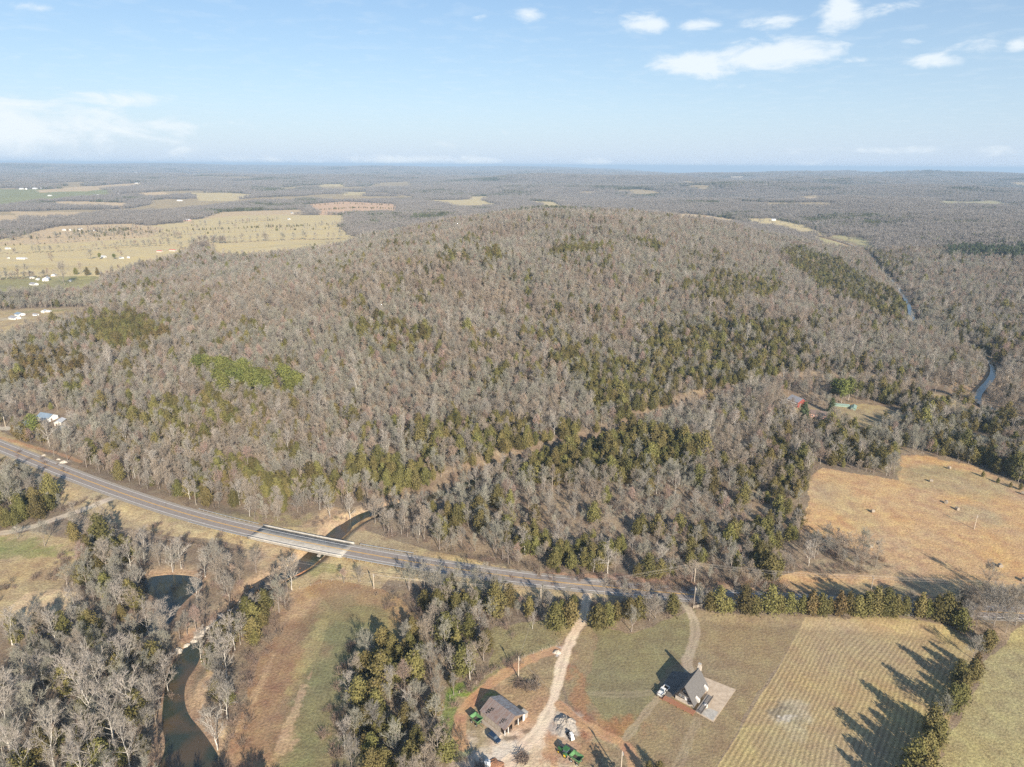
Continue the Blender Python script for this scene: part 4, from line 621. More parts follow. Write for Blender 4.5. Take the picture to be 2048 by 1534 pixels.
def rows_far():
    rs = np.random.RandomState(5)
    def line(p, n, kinds, sc=(.6, 1.1), wob=3):
        Q = Gt(p); far_ = Q[0][1] > 900; n = n*.9 if far_ else n; sc = (sc[0]*.74, sc[1]*.78) if far_ else sc; Q, s = resample(Q, max(1.0, np.hypot(*np.diff(np.array(Q), axis=0).T).sum()/n))
        for a, b in Q: REC.append((kinds[rs.randint(len(kinds))], a+rs.randn()*wob, b+rs.randn()*wob, rs.uniform(*sc)))
    B = ['bare', 'bare', 'broad', 'cedar', 'bush']
    line([(440, 487), (520, 483), (600, 479), (690, 478)], 110, ['bush', 'bush', 'bush', 'broad'], (.9, 1.7), 2); line([(400, 486), (445, 486)], 40, ['broad', 'bare'], (1.1, 1.5), 10); line([(400, 492), (412, 505)], 60, ['broad', 'bare'], (1.1, 1.5), 14)
    line([(0, 508), (100, 505), (230, 496), (350, 490)], 120, ['bush', 'bush', 'bare'], (.7, 1.3)); line([(230, 494), (300, 489), (350, 487)], 26, ['bare'], (.9, 1.3)); line([(98, 505), (104, 522)], 26, ['bush'], (.8, 1.5), 2); line([(228, 494), (250, 512)], 26, ['bush'], (.8, 1.5), 2); line([(352, 490), (378, 506)], 26, ['bush'], (.8, 1.4), 2)
    line([(0, 492), (100, 488), (200, 480), (400, 468), (560, 461), (690, 458)], 150, ['bush', 'bare', 'cedar', 'bare'], (.5, 1.1)); line([(0, 480), (60, 478), (150, 474), (260, 470), (330, 466)], 160, B, (.7, 1.2), 18); line([(150, 470), (260, 466), (400, 460), (520, 455), (600, 452)], 160, ['cedar', 'cedar', 'bush', 'bare'], (.7, 1.2), 10)
    line([(160, 466), (220, 462), (280, 459)], 90, ['cedar', 'bare'], (.9, 1.3), 22); line([(380, 452), (470, 447), (560, 440)], 70, B, (.7, 1.2), 10); line([(0, 560), (60, 556), (100, 553)], 60, ['bush', 'bare'], (.8, 1.3)); line([(0, 540), (80, 533), (200, 528)], 40, ['bush'], (.4, .7), 2)
    line([(605, 412), (690, 407), (790, 411)], 40, ['cedar'], (.7, 1.2), 10); line([(640, 420), (710, 416), (780, 418)], 60, ['cedar'], (.7, 1.2), 14); line([(560, 456), (640, 450), (690, 452)], 50, B, (.6, 1.1), 16); line([(0, 604), (60, 602), (150, 600)], 150, ['bare', 'broad', 'cedar', 'bare'], (.8, 1.25), 9); line([(150, 605), (175, 600)], 25, ['spruce', 'bare'], (.8, 1.1), 6)
    line([(320, 478), (380, 475)], 12, ['broad'], (.8, 1.4), 10); line([(1630, 478), (1740, 482)], 22, ['bush', 'bare'], (.8, 1.2), 3); line([(1480, 441), (1620, 456)], 26, ['broad', 'bare'], (.7, 1.2), 14); line([(735, 494), (700, 500)], 20, ['bare'], (.9, 1.1), 8)
    # brush along the highway, ditch and banks
    for p, n, w in [([(0, 925), (40, 950), (90, 985), (120, 998)], 60, 1.6), ([(45, 905), (100, 935), (140, 945)], 12, 2), ([(190, 1000), (150, 1012), (120, 1020)], 30, 2.5), ([(300, 1060), (380, 1085), (480, 1105)], 40, 3), ([(950, 1118), (1060, 1142), (1200, 1155), (1380, 1172), (1560, 1168)], 130, 3.0), ([(1240, 1172), (1400, 1180)], 40, 2.0),
                    ([(20, 1160), (0, 1200)], 20, 3), ([(1050, 1378), (1068, 1365), (1080, 1372)], 12, 1.5), ([(930, 1385), (975, 1350), (1040, 1318)], 26, 1.0), ([(895, 1420), (905, 1470), (915, 1530)], 20, 1.8), ([(560, 1200), (520, 1290), (480, 1400), (450, 1500)], 50, 2.5), ([(700, 1300), (670, 1400), (670, 1540)], 50, 2.5), ([(1760, 1125), (1700, 1135), (1600, 1135)], 70, 4), ([(700, 1025), (640, 1045), (560, 1040)], 26, 3), ([(770, 1195), (860, 1225), (1000, 1240)], 70, 4), ([(140, 1100), (110, 1150), (80, 1150)], 30, 3), ([(1390, 1218), (1480, 1215), (1900, 1232)], 60, 2)]:
        line(p, n, ['bush'], (.5, 1.15), w)
rows_far()
for X, Y in PINES: HAND.append(('pine', X, Y, 1.5, 'bright green pine in the cluster standing out of the brown hillside', 'bright green pines on the hillside'))
KMAP = {'cedarb': ('cedar', [4]), 'cedar': ('cedar', [0, 1, 2, 3, 5])}
KNAME = {'bare': 'bare_tree', 'slim': 'bare_tree', 'open': 'bare_tree', 'broad': 'bare_tree', 'sycamore': 'sycamore_tree', 'cedar': 'cedar_tree', 'cedarb': 'cedar_tree', 'pine': 'pine_tree', 'spruce': 'spruce_tree', 'bush': 'bush'}
KCAT = {'bare_tree': 'tree', 'sycamore_tree': 'tree', 'cedar_tree': 'cedar', 'pine_tree': 'pine', 'spruce_tree': 'spruce', 'bush': 'bush'}
def pick(kd, rs):
    k, opts = KMAP.get(kd, (kd, None)); opts = opts or list(range(len(PROTO[k]))); i = opts[rs.randint(len(opts))]; return k, i
def zone(px, py, X, Y):
    if Y > 900: return 'far left farmland'
    d = [(in_poly(np.array([px]), np.array([py]), z[0])[0], z[1]) for z in ZON]
    for a, n in d:
        if a: return n
    return 'wood at the hill foot' if px < 1050 else 'wood right of the creek'
ZON = [([(-50, 1180), (230, 1210), (340, 1290), (320, 1400), (330, 1600), (-50, 1600)], 'riverside wood'), ([(140, 1050), (520, 1080), (520, 1180), (340, 1290), (140, 1220)], 'pond thicket'), ([(340, 1290), (520, 1150), (620, 1150), (560, 1290), (440, 1600), (330, 1600)], 'creek and field strip'),
       ([(650, 1265), (1010, 1235), (1010, 1380), (900, 1420), (900, 1650), (650, 1650)], 'thicket left of the barn'), ([(740, 1150), (1120, 1180), (1120, 1270), (740, 1270)], 'thicket below the highway'), ([(-100, 890), (260, 980), (140, 1120), (-100, 1200)], 'trees beside the gravel lane'), ([(1120, 1180), (2200, 1190), (2200, 1300), (1120, 1280)], 'hedge behind lawn and crop field'), ([(1560, 740), (2200, 740), (2200, 1250), (1560, 1200)], 'wood around the orange pasture')]
CELLS = {}
def ordinals():
    o = ['first', 'second', 'third', 'fourth', 'fifth', 'sixth', 'seventh', 'eighth', 'ninth', 'tenth', 'eleventh', 'twelfth']
    for (noun, zn), it in CELLS.items():
        grp = noun+'s of the '+zn; it.sort(key=lambda t: t[1]); n = len(it); nr = 1 if n <= 6 else (3 if n <= 70 else 5)
        for r in range(nr):
            row = sorted(it[n*r//nr:n*(r+1)//nr], key=lambda t: t[0]); m = len(row); nc = 1 if m <= 6 else (3 if m <= 24 else 5)
            for c in range(nc):
                for k, t in enumerate(row[m*c//nc:m*(c+1)//nc]):
                    rn = {1: [''], 3: ['upper', 'middle', 'lower'], 5: ['topmost', 'upper', 'middle', 'lower', 'lowest']}[nr][r]; cn = {1: [''], 3: ['left', 'centre', 'right'], 5: ['far left', 'left', 'centre', 'right', 'far right']}[nc][c]
                    part = (' '.join(q for q in (rn, cn) if q)+' of ') if rn or cn else ''
                    tag(t[2], o[min(k, 11)]+' '+noun+' from left, '+part+zn, t[3], grp)
from collections import Counter
def place():
    global lab_n
    lab_n = Counter(h[4] for h in HAND)
    rs = np.random.RandomState(23); W_ = []
    for kd, X, Y, sc in REC: W_.append([kd, X, Y, sc, None, None])
    for kd, X, Y, sc, lab, grp in HAND: W_.append([kd, X, Y, sc, lab, grp or ''])
    X = np.array([w[1] for w in W_]); Y = np.array([w[2] for w in W_]); Z = terrain(X, Y); px, py, dep = proj(X, Y, Z)
    size = np.array([w[3] for w in W_])*np.where([w[0] in ('sycamore', 'spruce') for w in W_], 1.3, 1)/dep; vis = (px > 8) & (px < 2040) & (py < 1600) & (py > 350)
    lim = {'bare_tree': 290, 'sycamore_tree': 110, 'cedar_tree': 290, 'pine_tree': 60, 'spruce_tree': 30, 'bush': 120}; used = {}; order = sorted(range(len(W_)), key=lambda i: (W_[i][4] is None, -size[i])); stuff = {}; first = {}
    for i in order:
        kd, x, y, sc, lab, grp = W_[i]; nm = KNAME[kd]; k, pi = pick(kd, rs); rz = rs.rand()*6.283; hx = sc*rs.uniform(.9, 1.12)
        near = dep[i] < 900
        if (lab is not None or (vis[i] and near)) and used.get(nm, 0) < lim[nm]:
            used[nm] = used.get(nm, 0)+1; p = PROTO[k][pi]
            if nm == 'bush': root = link('bush', p['crown'], None, (x, y, Z[i]-.05), rz)
            else: root = empty(nm, (x, y, Z[i]-.12), rz); link('trunk', p['trunk'], root); link('crown', p['crown'], root)
            root.scale = (sc, sc, hx)
            multi = lab is None or (grp and grp != '' and lab_n[lab] > 1)
            if multi:
                zn = zone(px[i], py[i], x, y); noun = {'bare_tree': 'bare grey tree', 'sycamore_tree': 'white-limbed sycamore', 'cedar_tree': 'olive green cedar' if kd == 'cedar' else 'bronzed cedar', 'pine_tree': 'bright green pine' if lab and 'cluster' in lab else 'green pine', 'spruce_tree': 'dark green conifer', 'bush': 'leafless brown bush'}[nm]
                if lab and 'cluster' in lab: zn = 'pine cluster on the brown hillside'
                CELLS.setdefault((noun, zn), []).append((px[i], py[i], root, KCAT[nm]))
            else: tag(root, lab, KCAT[nm], grp or None)
        else:
            key = 'brushwood' if kd == 'bush' else 'cedar_woodland' if nm in ('cedar_tree', 'spruce_tree', 'pine_tree') else 'leafless_woodland'; stuff.setdefault(key, []).append((k, pi, x, y, Z[i]-.15, rz, sc, hx))
    ordinals()
    print('individual', used, 'stuff', {k: len(v) for k, v in stuff.items()}); return stuff
def gn_stuff(name, label, items, meshes):
    """items: (mesh index, x, y, z, rz, sx, sz); meshes: list of meshes"""
    col = bpy.data.collections.new(name+'_kinds')
    for i, me in enumerate(meshes): o = bpy.data.objects.new('%s_kind_%03d' % (name, i), me); col.objects.link(o)
    A = np.array(items, float); me = bpy.data.meshes.new(name); me.vertices.add(len(A)); me.vertices.foreach_set('co', A[:, 1:4].astype(np.float32).ravel())
    q = me.attributes.new('kind', 'INT', 'POINT'); q.data.foreach_set('value', A[:, 0].astype(np.int32))
    q = me.attributes.new('turn', 'FLOAT_VECTOR', 'POINT'); q.data.foreach_set('vector', np.c_[np.zeros(len(A)), np.zeros(len(A)), A[:, 4]].astype(np.float32).ravel())
    q = me.attributes.new('size', 'FLOAT_VECTOR', 'POINT'); q.data.foreach_set('vector', np.c_[A[:, 5], A[:, 5], A[:, 6]].astype(np.float32).ravel())
    ob = link(name, me); tag(ob, label, 'woodland', kind='stuff'); g = bpy.data.node_groups.new(name, 'GeometryNodeTree'); g.interface.new_socket('Geometry', in_out='INPUT', socket_type='NodeSocketGeometry'); g.interface.new_socket('Geometry', in_out='OUTPUT', socket_type='NodeSocketGeometry')
    N = g.nodes; L = g.links; gi = N.new('NodeGroupInput'); go = N.new('NodeGroupOutput'); ci = N.new('GeometryNodeCollectionInfo'); ci.inputs['Collection'].default_value = col; ci.inputs['Separate Children'].default_value = True; ci.inputs['Reset Children'].default_value = True
    ip = N.new('GeometryNodeInstanceOnPoints'); ip.inputs['Pick Instance'].default_value = True
    def na(n, t): a = N.new('GeometryNodeInputNamedAttribute'); a.data_type = t; a.inputs['Name'].default_value = n; return [s for s in a.outputs if s.enabled and s.name == 'Attribute'][0]
    L.new(gi.outputs[0], ip.inputs['Points']); L.new(ci.outputs[0], ip.inputs['Instance']); L.new(na('kind', 'INT'), ip.inputs['Instance Index']); L.new(na('turn', 'FLOAT_VECTOR'), ip.inputs['Rotation']); L.new(na('size', 'FLOAT_VECTOR'), ip.inputs['Scale']); L.new(ip.outputs[0], go.inputs[0])
    m = ob.modifiers.new('instances', 'NODES'); m.node_group = g; return ob
def do_stuff():
    st = place(); flat = []; idx = {}
    for k in PROTO:
        for i, p in enumerate(PROTO[k]): idx[(k, i)] = len(flat); flat.append(p['whole'])
    L_ = {'leafless_woodland': 'grey-brown leafless wood covering the hill and valley sides', 'cedar_woodland': 'olive green cedars scattered in patches through the wood', 'brushwood': 'low leafless brown brush along banks, ditches and wood edges'}
    for nm, it in st.items(): gn_stuff(nm, L_[nm], [(idx[(k, i)], x, y, z, rz, sx, sz) for k, i, x, y, z, rz, sx, sz in it], flat)
do_stuff()
# far woods: clumps of coarse trees, sized to the distance
def clump(seed, size, n, h, share, name):
    rs = np.random.RandomState(seed); A = TB(); B = TB()
    for i in range(n):
        x, y = (rs.rand(2)-.5)*size*1.08; H = h*rs.uniform(.75, 1.2)
        if rs.rand() < share:
            for j in range(42): t = rs.rand()**.8; a = rs.rand()*6.283; rr = h*.24*(1-t*.85)*rs.uniform(.5, 1.1); B.leaf(np.array([x+math.cos(a)*rr, y+math.sin(a)*rr, H*.75*t+.3]), h*.2, rs)
        else:
            A.seg(np.array([x, y, -2.]), np.array([x, y, H*.7]), .02*H, .01*H)
            for j in range(34):
                a = rs.rand()*6.283; t = rs.uniform(.3, .9); b = np.array([x+math.cos(a)*H*.08, y+math.sin(a)*H*.08, H*t]); e = np.array([math.cos(a)*rs.uniform(.08, .28), math.sin(a)*rs.uniform(.08, .28), rs.uniform(.06, .26)])*H; A.tri(b, b+e, .021*H*rs.uniform(.6, 1.3), rs)
    if not B.v: return merge(name, [(A, M['fartwig'])])
    if not A.v: return merge(name, [(B, M['cedfar'])])
    return merge(name, [(A, M['fartwig']), (B, M['cedfar'])])
M['cedfar'] = simple('far_evergreen_foliage', (.11, .115, .055), .3, .1, rnd=.3)
M['fartwig'] = simple('far_leafless_crowns', (.25, .225, .20), .1, .02, rnd=.08)
def far_woods():
    rs = np.random.RandomState(77)
    for nm, lab, size, r0, r1, h, n in [('distant_woodland', 'hazy blue-grey woods of the middle distance between the farm fields', 26, 1640, 4200, 12, 23), ('horizon_woodland', 'blue-grey woods rolling to the horizon', 62, 4200, 10500, 15, 46), ('faintest_woodland', 'faint blue woods on the last ridges under the sky', 190, 10500, 32000, 30, 60)]:
        ms = [clump(200+int(size)+i, size, n, h, (0.0, .05, .12, .3, .95)[i], nm) for i in range(5)]
        a = math.radians(39.5); xs = np.arange(-r1*math.sin(a), r1*math.sin(a), size); ys = np.arange(r0*.7, r1, size); gx, gy = np.meshgrid(xs, ys); x = (gx+rs.rand(*gx.shape)*size*.3).ravel(); y = (gy+rs.rand(*gx.shape)*size*.3).ravel()
        r = np.hypot(x, y); k = (r > r0) & (r < r1) & (np.abs(np.arctan2(x, y)) < a); x = x[k]; y = y[k]; op = np.zeros(len(x), bool)
        for c in COVER: op |= in_poly(x, y, c[1])
        # small clearings of their own
        op |= clearing(x, y)
        x = x[~op]; y = y[~op]; e = fbm(x, y, 260, 4, 83)+(rs.rand(len(x))-.5)*.16; kd = np.digitize(e, [.44, .53, .61, .69]); 
        for P, pr, k2 in EV:
            m = in_poly(x, y, P); kd[m] = np.where(rs.rand(m.sum()) < pr*.8, 3, 1)
        z = terrain(x, y)
        if r0 > 5000:   # only the slopes that face the valley can be seen
            rr = np.hypot(x, y); keep = np.ones(len(x), bool)
        gn_stuff(nm, lab, list(zip(kd, x, y, z-.4, rs.rand(len(x))*6.283, rs.uniform(.9, 1.15, len(x)), rs.uniform(.75, 1.25, len(x)))), ms); print(nm, len(x))
far_woods()
# ---------------------------------------------------------------- buildings, vehicles, poles and the rest
M['shingle'] = simple('grey_shingles', (.15, .142, .135), .2, 1.6, bump=.2, stretch=(1, 1, 3)); M['darkwood'] = simple('dark_stained_boards', (.06, .05, .045), .3, 2, stretch=(4, 4, .4)); M['trimw'] = simple('cream_trim_paint', (.62, .58, .52), .12, 2); M['glass'] = simple('window_glass', (.10, .13, .16), .3, 1, .12, .6)
M['deckred'] = simple('red_brown_deck_boards', (.36, .17, .10), .25, 1.5, stretch=(1, 6, 1)); M['stone'] = simple('pale_chimney_stone', (.55, .48, .40), .3, 2.2, bump=.3); M['rust'] = simple('rusty_roof_sheets', (.26, .225, .21), .3, 1.1, .8, .3, 0, col2=(.20, .115, .085), stretch=(.35, 2.2, .35), det=6, bump=.2); M['tin'] = simple('weathered_tin', (.46, .47, .48), .3, 1.0, .6, .4, .3, col2=(.24, .19, .17), stretch=(.5, 1.6, 1), det=6)
M['white'] = simple('white_paint', (.78, .77, .74), .1, 2, .5); M['black'] = simple('black_rubber', (.025, .025, .025), .2, 4, .8); M['green'] = simple('farm_green_paint', (.05, .15, .05), .25, 1.4, .45, .4); M['palegreen'] = simple('faded_green_paint', (.13, .27, .115), .25, 1.2, .55, .3); M['yellow'] = simple('yellow_paint', (.75, .52, .05), .15, 3, .5)
M['navy'] = simple('dark_blue_car_paint', (.03, .055, .10), .15, 1, .25, .6, .3); M['grey'] = simple('grey_board_decking', (.30, .27, .24), .25, 2, stretch=(1, 6, 1)); M['redwall'] = simple('red_painted_boards', (.27, .07, .055), .2, 1.5); M['pinkwall'] = simple('pinkish_brick', (.58, .36, .30), .2, 3); M['roofgrey'] = simple('grey_roofing', (.30, .30, .32), .2, 1.5); M['roofwhite'] = simple('white_metal_roofing', (.56, .57, .58), .1, .5, .5, .4); M['roofblue'] = simple('blue_grey_metal_roofing', (.36, .44, .50), .15, .5, .4, .5, .4); M['roofred'] = simple('faded_red_roofing', (.50, .17, .13), .2, .6); M['brownroof'] = simple('brown_roofing', (.22, .16, .13), .2, 1)
M['hay'] = simple('weathered_hay', (.36, .30, .23), .3, 3, bump=.4); M['gravelpile'] = simple('heaped_gravel', (.40, .355, .30), .25, 2.2, bump=.6); M['rock'] = simple('limestone', (.52, .46, .38), .3, 1.2, bump=.5); M['deadwood'] = simple('dead_branches', (.20, .15, .12), .35, 2); M['wire'] = simple('power_cable', (.42, .38, .33), .1, 1)
M['hayred'] = simple('orange_clay_bank', (.36, .19, .11), .3, 1, bump=.3); M['teal'] = simple('pale_green_roof_panels', (.26, .36, .30), .15, 1.5, .5); M['dirtfill'] = simple('dark_bin_interior', (.10, .075, .06), .4, 3)
def gable(m, w, l, z0, z1, oh=.0, th=.12):
    """roof slabs over a body w wide (x) and l long (y), eaves at z0, ridge at z1"""
    s = (z1-z0)/(w/2); x = w/2+oh
    for sg in (-1, 1): m.prism([(0, z1), (sg*x, z0-oh*s), (sg*x, z0-oh*s+th), (0, z1+th)] if sg > 0 else [(0, z1+th), (sg*x, z0-oh*s+th), (sg*x, z0-oh*s), (0, z1)], None, 'y', -l/2-oh, l/2+oh)
    return m
def yaw_of(p, q): return math.atan2(q[1]-p[1], q[0]-p[0])
# ---- the A-frame house
def a_frame():
    ang = math.radians(-38.5); o = empty('a_frame_house', (60.9, 187.4, 0), ang); tag(o, 'steep A-frame house with grey shingle roof, dark gable and pale chimney', 'house')
    W_ = 7.3; L_ = 10.2; z0 = 1.8; z1 = 7.4; hw = W_/2
    MB().box(-hw+.35, hw-.35, -L_/2+.3, L_/2-.3, 0, 1.7).build('foundation', M['stone'], o)
    r = MB()
    for sg in (-1, 1):
        a = [(0, z1), (0, z1+.3), (sg*(hw+.30), z0-.05), (sg*(hw+.08), z0-.05)]; r.prism(a if sg < 0 else a[::-1], None, 'y', -L_/2-1.0, L_/2+.4)
    r.build('roof', M['shingle'], o)
    MB().prism([(-hw, z0), (hw, z0), (0, z1-.08)], None, 'y', L_/2-.3, L_/2-.1).build('back_wall', M['darkwood'], o)
    MB().prism([(-hw, z0), (0, z1-.08), (hw, z0)][::-1], None, 'y', -L_/2+.0, -L_/2+.25).build('gable_wall', M['darkwood'], o)
    MB().box(-hw+.1, hw-.1, -L_/2+.3, L_/2-.32, z0-.02, z0+.1).build('floor', M['grey'], o)
    y = -L_/2-.004
    for x0, x1, a, b in ((-2.1, -1.2, 2.3, 3.7), (-.95, -.1, 2.3, 3.7), (1.1, 1.9, 2.3, 3.4), (-.7, .7, 4.7, 5.5)):
        f = MB().box(x0, x1, y-.08, y, a, b).build('window', M['trimw'], o); MB().box(x0+.1, x1-.1, y-.1, y-.084, a+.1, b-.1).build('pane', M['glass'], f)
    d = MB().box(.1, .95, y-.08, y, 1.9, 3.9).build('door', M['white'], o); MB().box(.8, .87, y-.13, y-.084, 2.85, 2.95).build('handle', M['steel'], d)
    # balcony, trim boards along the gable
    b = MB().box(-1.6, 1.6, -L_/2-1.0, -L_/2-.02, 4.0, 4.14).build('balcony', M['grey'], o); rl = MB().box(-1.35, 1.35, -L_/2-.98, -L_/2-.9, 4.75, 4.83)
    for k in range(10): rl.cbox(-1.3+k*.29, -L_/2-.94, 4.45, .05, .05, .6)
    rl.build('railing', M['darkwood'], b)
    t = MB()
    for sg in (-1, 1): a = [(0, z1-.15), (0, z1+.2), (sg*(hw+.2), z0-.05), (sg*(hw-.02), z0-.05)]; t.prism(a if sg < 0 else a[::-1], None, 'y', -L_/2-1.08, -L_/2-1.003)
    t.build('barge_board', M['darkwood'], o)
    # side walls under the right eave: white posts and windows
    s = MB()
    for yy in (-3.6, 3.1): s.prism([(hw-.3, z0+.0), (hw+.75, z0-.0), (hw+.75, z0+.9), (hw-.62, z0+1.7)][::-1], None, 'y', yy, yy+.9)
    s.build('dormer', M['trimw'], o)
    for yy in (-2.0, -.6, .9, 2.3): f = MB().box(hw-.34, hw-.28, yy-.45, yy+.45, .8, 1.5).build('window', M['trimw'], o); MB().box(hw-.27, hw-.262, yy-.35, yy+.35, .88, 1.42).build('pane', M['glass'], f)
    c = MB().box(-.6, .6, L_/2+.0, L_/2+1.0, 0, 8.2).box(-.45, .45, L_/2+.15, L_/2+.85, 8.2, 9.1).build('chimney', M['stone'], o); MB().box(-.52, .52, L_/2+.08, L_/2+.92, 9.1, 9.22).build('chimney_cap', M['palecon'], c)
    dk = MB().box(-6.3, 4.6, -L_/2-3.2, -L_/2-1.15, .55, .72); [dk.cbox(x, yy, .27, .15, .15, .55) for x in (-6.1, -3.5, -1, 1.5, 4.4) for yy in (-L_/2-3.0, -L_/2-1.35)]; dk.build('deck', M['deckred'], o)
    sd = MB().box(hw+.8, 6.6, -6.2, 3.2, .55, .7); [sd.cbox(x, yy, .27, .15, .15, .55) for x in (4.6, 6.4) for yy in (-6, -3, 0, 3)]; sd.build('side_deck', M['grey'], o)
    rr = MB().box(6.48, 6.58, -6.2, 3.2, 1.5, 1.6).box(4.7, 6.5, -6.2, -6.1, 1.5, 1.6)
    for k in range(24): rr.cbox(6.53, -6.1+k*.4, 1.1, .07, .07, .8)
    for k in range(5): rr.cbox(4.75+k*.42, -6.15, 1.1, .07, .07, .8)
    rr.build('deck_railing', M['darkwood'], o)
    st = MB(); [st.box(-7.5, -6.32-.28*0, -L_/2-2.9+0, -L_/2-1.6, 0, .18)] ; st.box(-7.1, -6.32, -L_/2-2.9, -L_/2-1.6, .18, .36); st.build('steps', M['deckred'], o)
    g = MB()
    for x in (-8.6, -6.6):
        for yy in (-L_/2-2.6, -L_/2+.2): g.box(x-.09, x+.09, yy-.09, yy+.09, 0, 1.5)
    g.box(-8.6, -6.6, -L_/2-2.66, -L_/2-2.54, 1.5, 1.64).box(-8.6, -6.6, -L_/2+.14, -L_/2+.26, 1.5, 1.64).box(-8.66, -8.54, -L_/2-2.6, -L_/2+.2, 1.5-.002, 1.638).box(-6.66, -6.54, -L_/2-2.6, -L_/2+.2, 1.5-.002, 1.638); g.build('timber_frame', M['darkwood'], o)
a_frame()
def ground_poly(name, pts, z, mat, lab=None):
    P = gl(pts, z); me = bpy.data.meshes.new(name); n = len(P); V = [(a, b, z) for a, b in P]+[(a, b, -.3) for a, b in P]; A = sum(P[i][0]*P[(i+1) % n][1]-P[(i+1) % n][0]*P[i][1] for i in range(n)); F = [tuple(range(n)) if A > 0 else tuple(range(n-1, -1, -1))]+[(i, (i+1) % n, n+(i+1) % n, n+i) for i in range(n)]
    me.from_pydata(V, [], F); me.materials.append(mat); me.update(); return tag(link(name, me), kind='structure')
M['patio'] = simple('stained_concrete_paving', (.62, .50, .37), .3, .7, col2=(.42, .33, .24), det=6); M['darkpad'] = simple('parking_pad', (.17, .15, .13), .2, .4)  # pad surface is a darker grey-brown than the patio
ground_poly('patio', [(1404, 1352), (1472, 1379), (1427, 1444), (1393, 1425), (1408, 1400), (1400, 1375)], .09, M['patio']); ground_poly('patio_slab', [(1418, 1416), (1437, 1424), (1426, 1441), (1398, 1425)], .13, M['palecon'])
ground_poly('parking_pad', [(1345, 1342), (1384, 1346), (1402, 1352), (1380, 1378), (1352, 1392), (1322, 1396), (1318, 1378)], .07, M['darkpad'])
# ---- vehicles
def wheels(o, xs, yh, r, w, tyre='black', hub='steel', name='wheel'):
    for x in xs:
        for s in (-1, 1): t = MB().tube((x, s*yh-w/2, r), (x, s*yh+w/2, r), r, n=16).build(name, M[tyre], o); MB().tube((x, s*yh-w/2-.01, r), (x, s*yh+w/2+.01, r), r*.55, n=12).build('rim', M[hub], t)
def pickup(loc, yaw):
    o = empty('pickup_truck', loc, yaw); tag(o, 'white pickup truck parked by the A-frame house shadow', 'pickup truck')
    b = MB().prism([(-2.75, .5), (2.75, .45), (2.8, .8), (2.7, 1.08), (1.35, 1.2), (.95, 1.22), (-.55, 1.22), (-.55, .62), (-2.65, .62), (-2.65, 1.18), (-2.75, 1.18)], None, 'y', -.98, .98); b.build('body', M['white'], o)
    bs = MB(); [bs.box(-2.65, -.55, s*.98-.1*(s > 0), s*.98+.1*(s < 0), .64, 1.2) for s in (-1, 1)]; bs.build('bed_side', M['white'], o); MB().box(-2.64, -.56, -.87, .87, .625, .66).build('bed_floor', M['black'], o)
    MB().prism([(-.52, 1.22), (.98, 1.22), (.45, 1.86), (-.38, 1.88)], None, 'y', -.82, .82).build('cab', M['white'], o, .04)
    MB().quad((1.0, -.74, 1.25), (1.0, .74, 1.25), (.5, .68, 1.84), (.5, -.68, 1.84)).build('windscreen', M['glass'], o)
    for s in (-1, 1): MB().prism([(-.4, 1.3), (.72, 1.3), (.38, 1.76), (-.32, 1.78)], None, 'y', s*.835-.01, s*.835+.01).build('side_window', M['glass'], o)
    for s in (-1, 1): MB().box(2.74, 2.8, s*.72-.2, s*.72+.2, .82, 1.0).build('headlight', M['steel'], o)
    MB().box(2.78, 2.9, -.92, .92, .45, .68).build('bumper', M['steel'], o); wheels(o, (1.75, -1.75), .87, .4, .26)
px0 = G(1318, 1390, .8); px1 = G(1335, 1373, .8); pickup(((px0[0]+px1[0])/2, (px0[1]+px1[1])/2, .075), yaw_of(px1, px0))
def suv(loc, yaw):
    o = empty('car', loc, yaw); tag(o, 'dark blue car parked on the gravel beside the rusty barn', 'car')
    MB().prism([(-2.35, .42), (2.3, .4), (2.38, .75), (2.25, .98), (1.2, 1.08), (-2.3, 1.1), (-2.42, .8)], None, 'y', -.92, .92).build('body', M['navy'], o, .06); MB().prism([(-2.2, 1.09), (1.15, 1.07), (.5, 1.6), (-.1, 1.68), (-1.8, 1.66)], None, 'y', -.78, .78).build('cabin', M['navy'], o, .05)
    MB().quad((1.12, -.7, 1.11), (1.12, .7, 1.11), (.56, .64, 1.6), (.56, -.64, 1.6)).build('windscreen', M['glass'], o); MB().quad((-2.21, .7, 1.15), (-2.21, -.7, 1.15), (-1.88, -.66, 1.6), (-1.88, .66, 1.6)).build('rear_window', M['glass'], o)
    for s in (-1, 1): MB().prism([(-1.95, 1.16), (.85, 1.14), (.4, 1.52), (-1.72, 1.56)], None, 'y', s*.79-.008, s*.79+.008).build('side_window', M['glass'], o)
    [MB().box(2.26, 2.36, s*.65-.18, s*.65+.18, .72, .9).build('headlight', M['steel'], o) for s in (-1, 1)]; wheels(o, (1.45, -1.45), .82, .36, .22)
c0 = G(978, 1467, .8); c1 = G(998, 1483, .8); suv(((c0[0]+c1[0])/2, (c0[1]+c1[1])/2, .02), yaw_of(c0, c1))
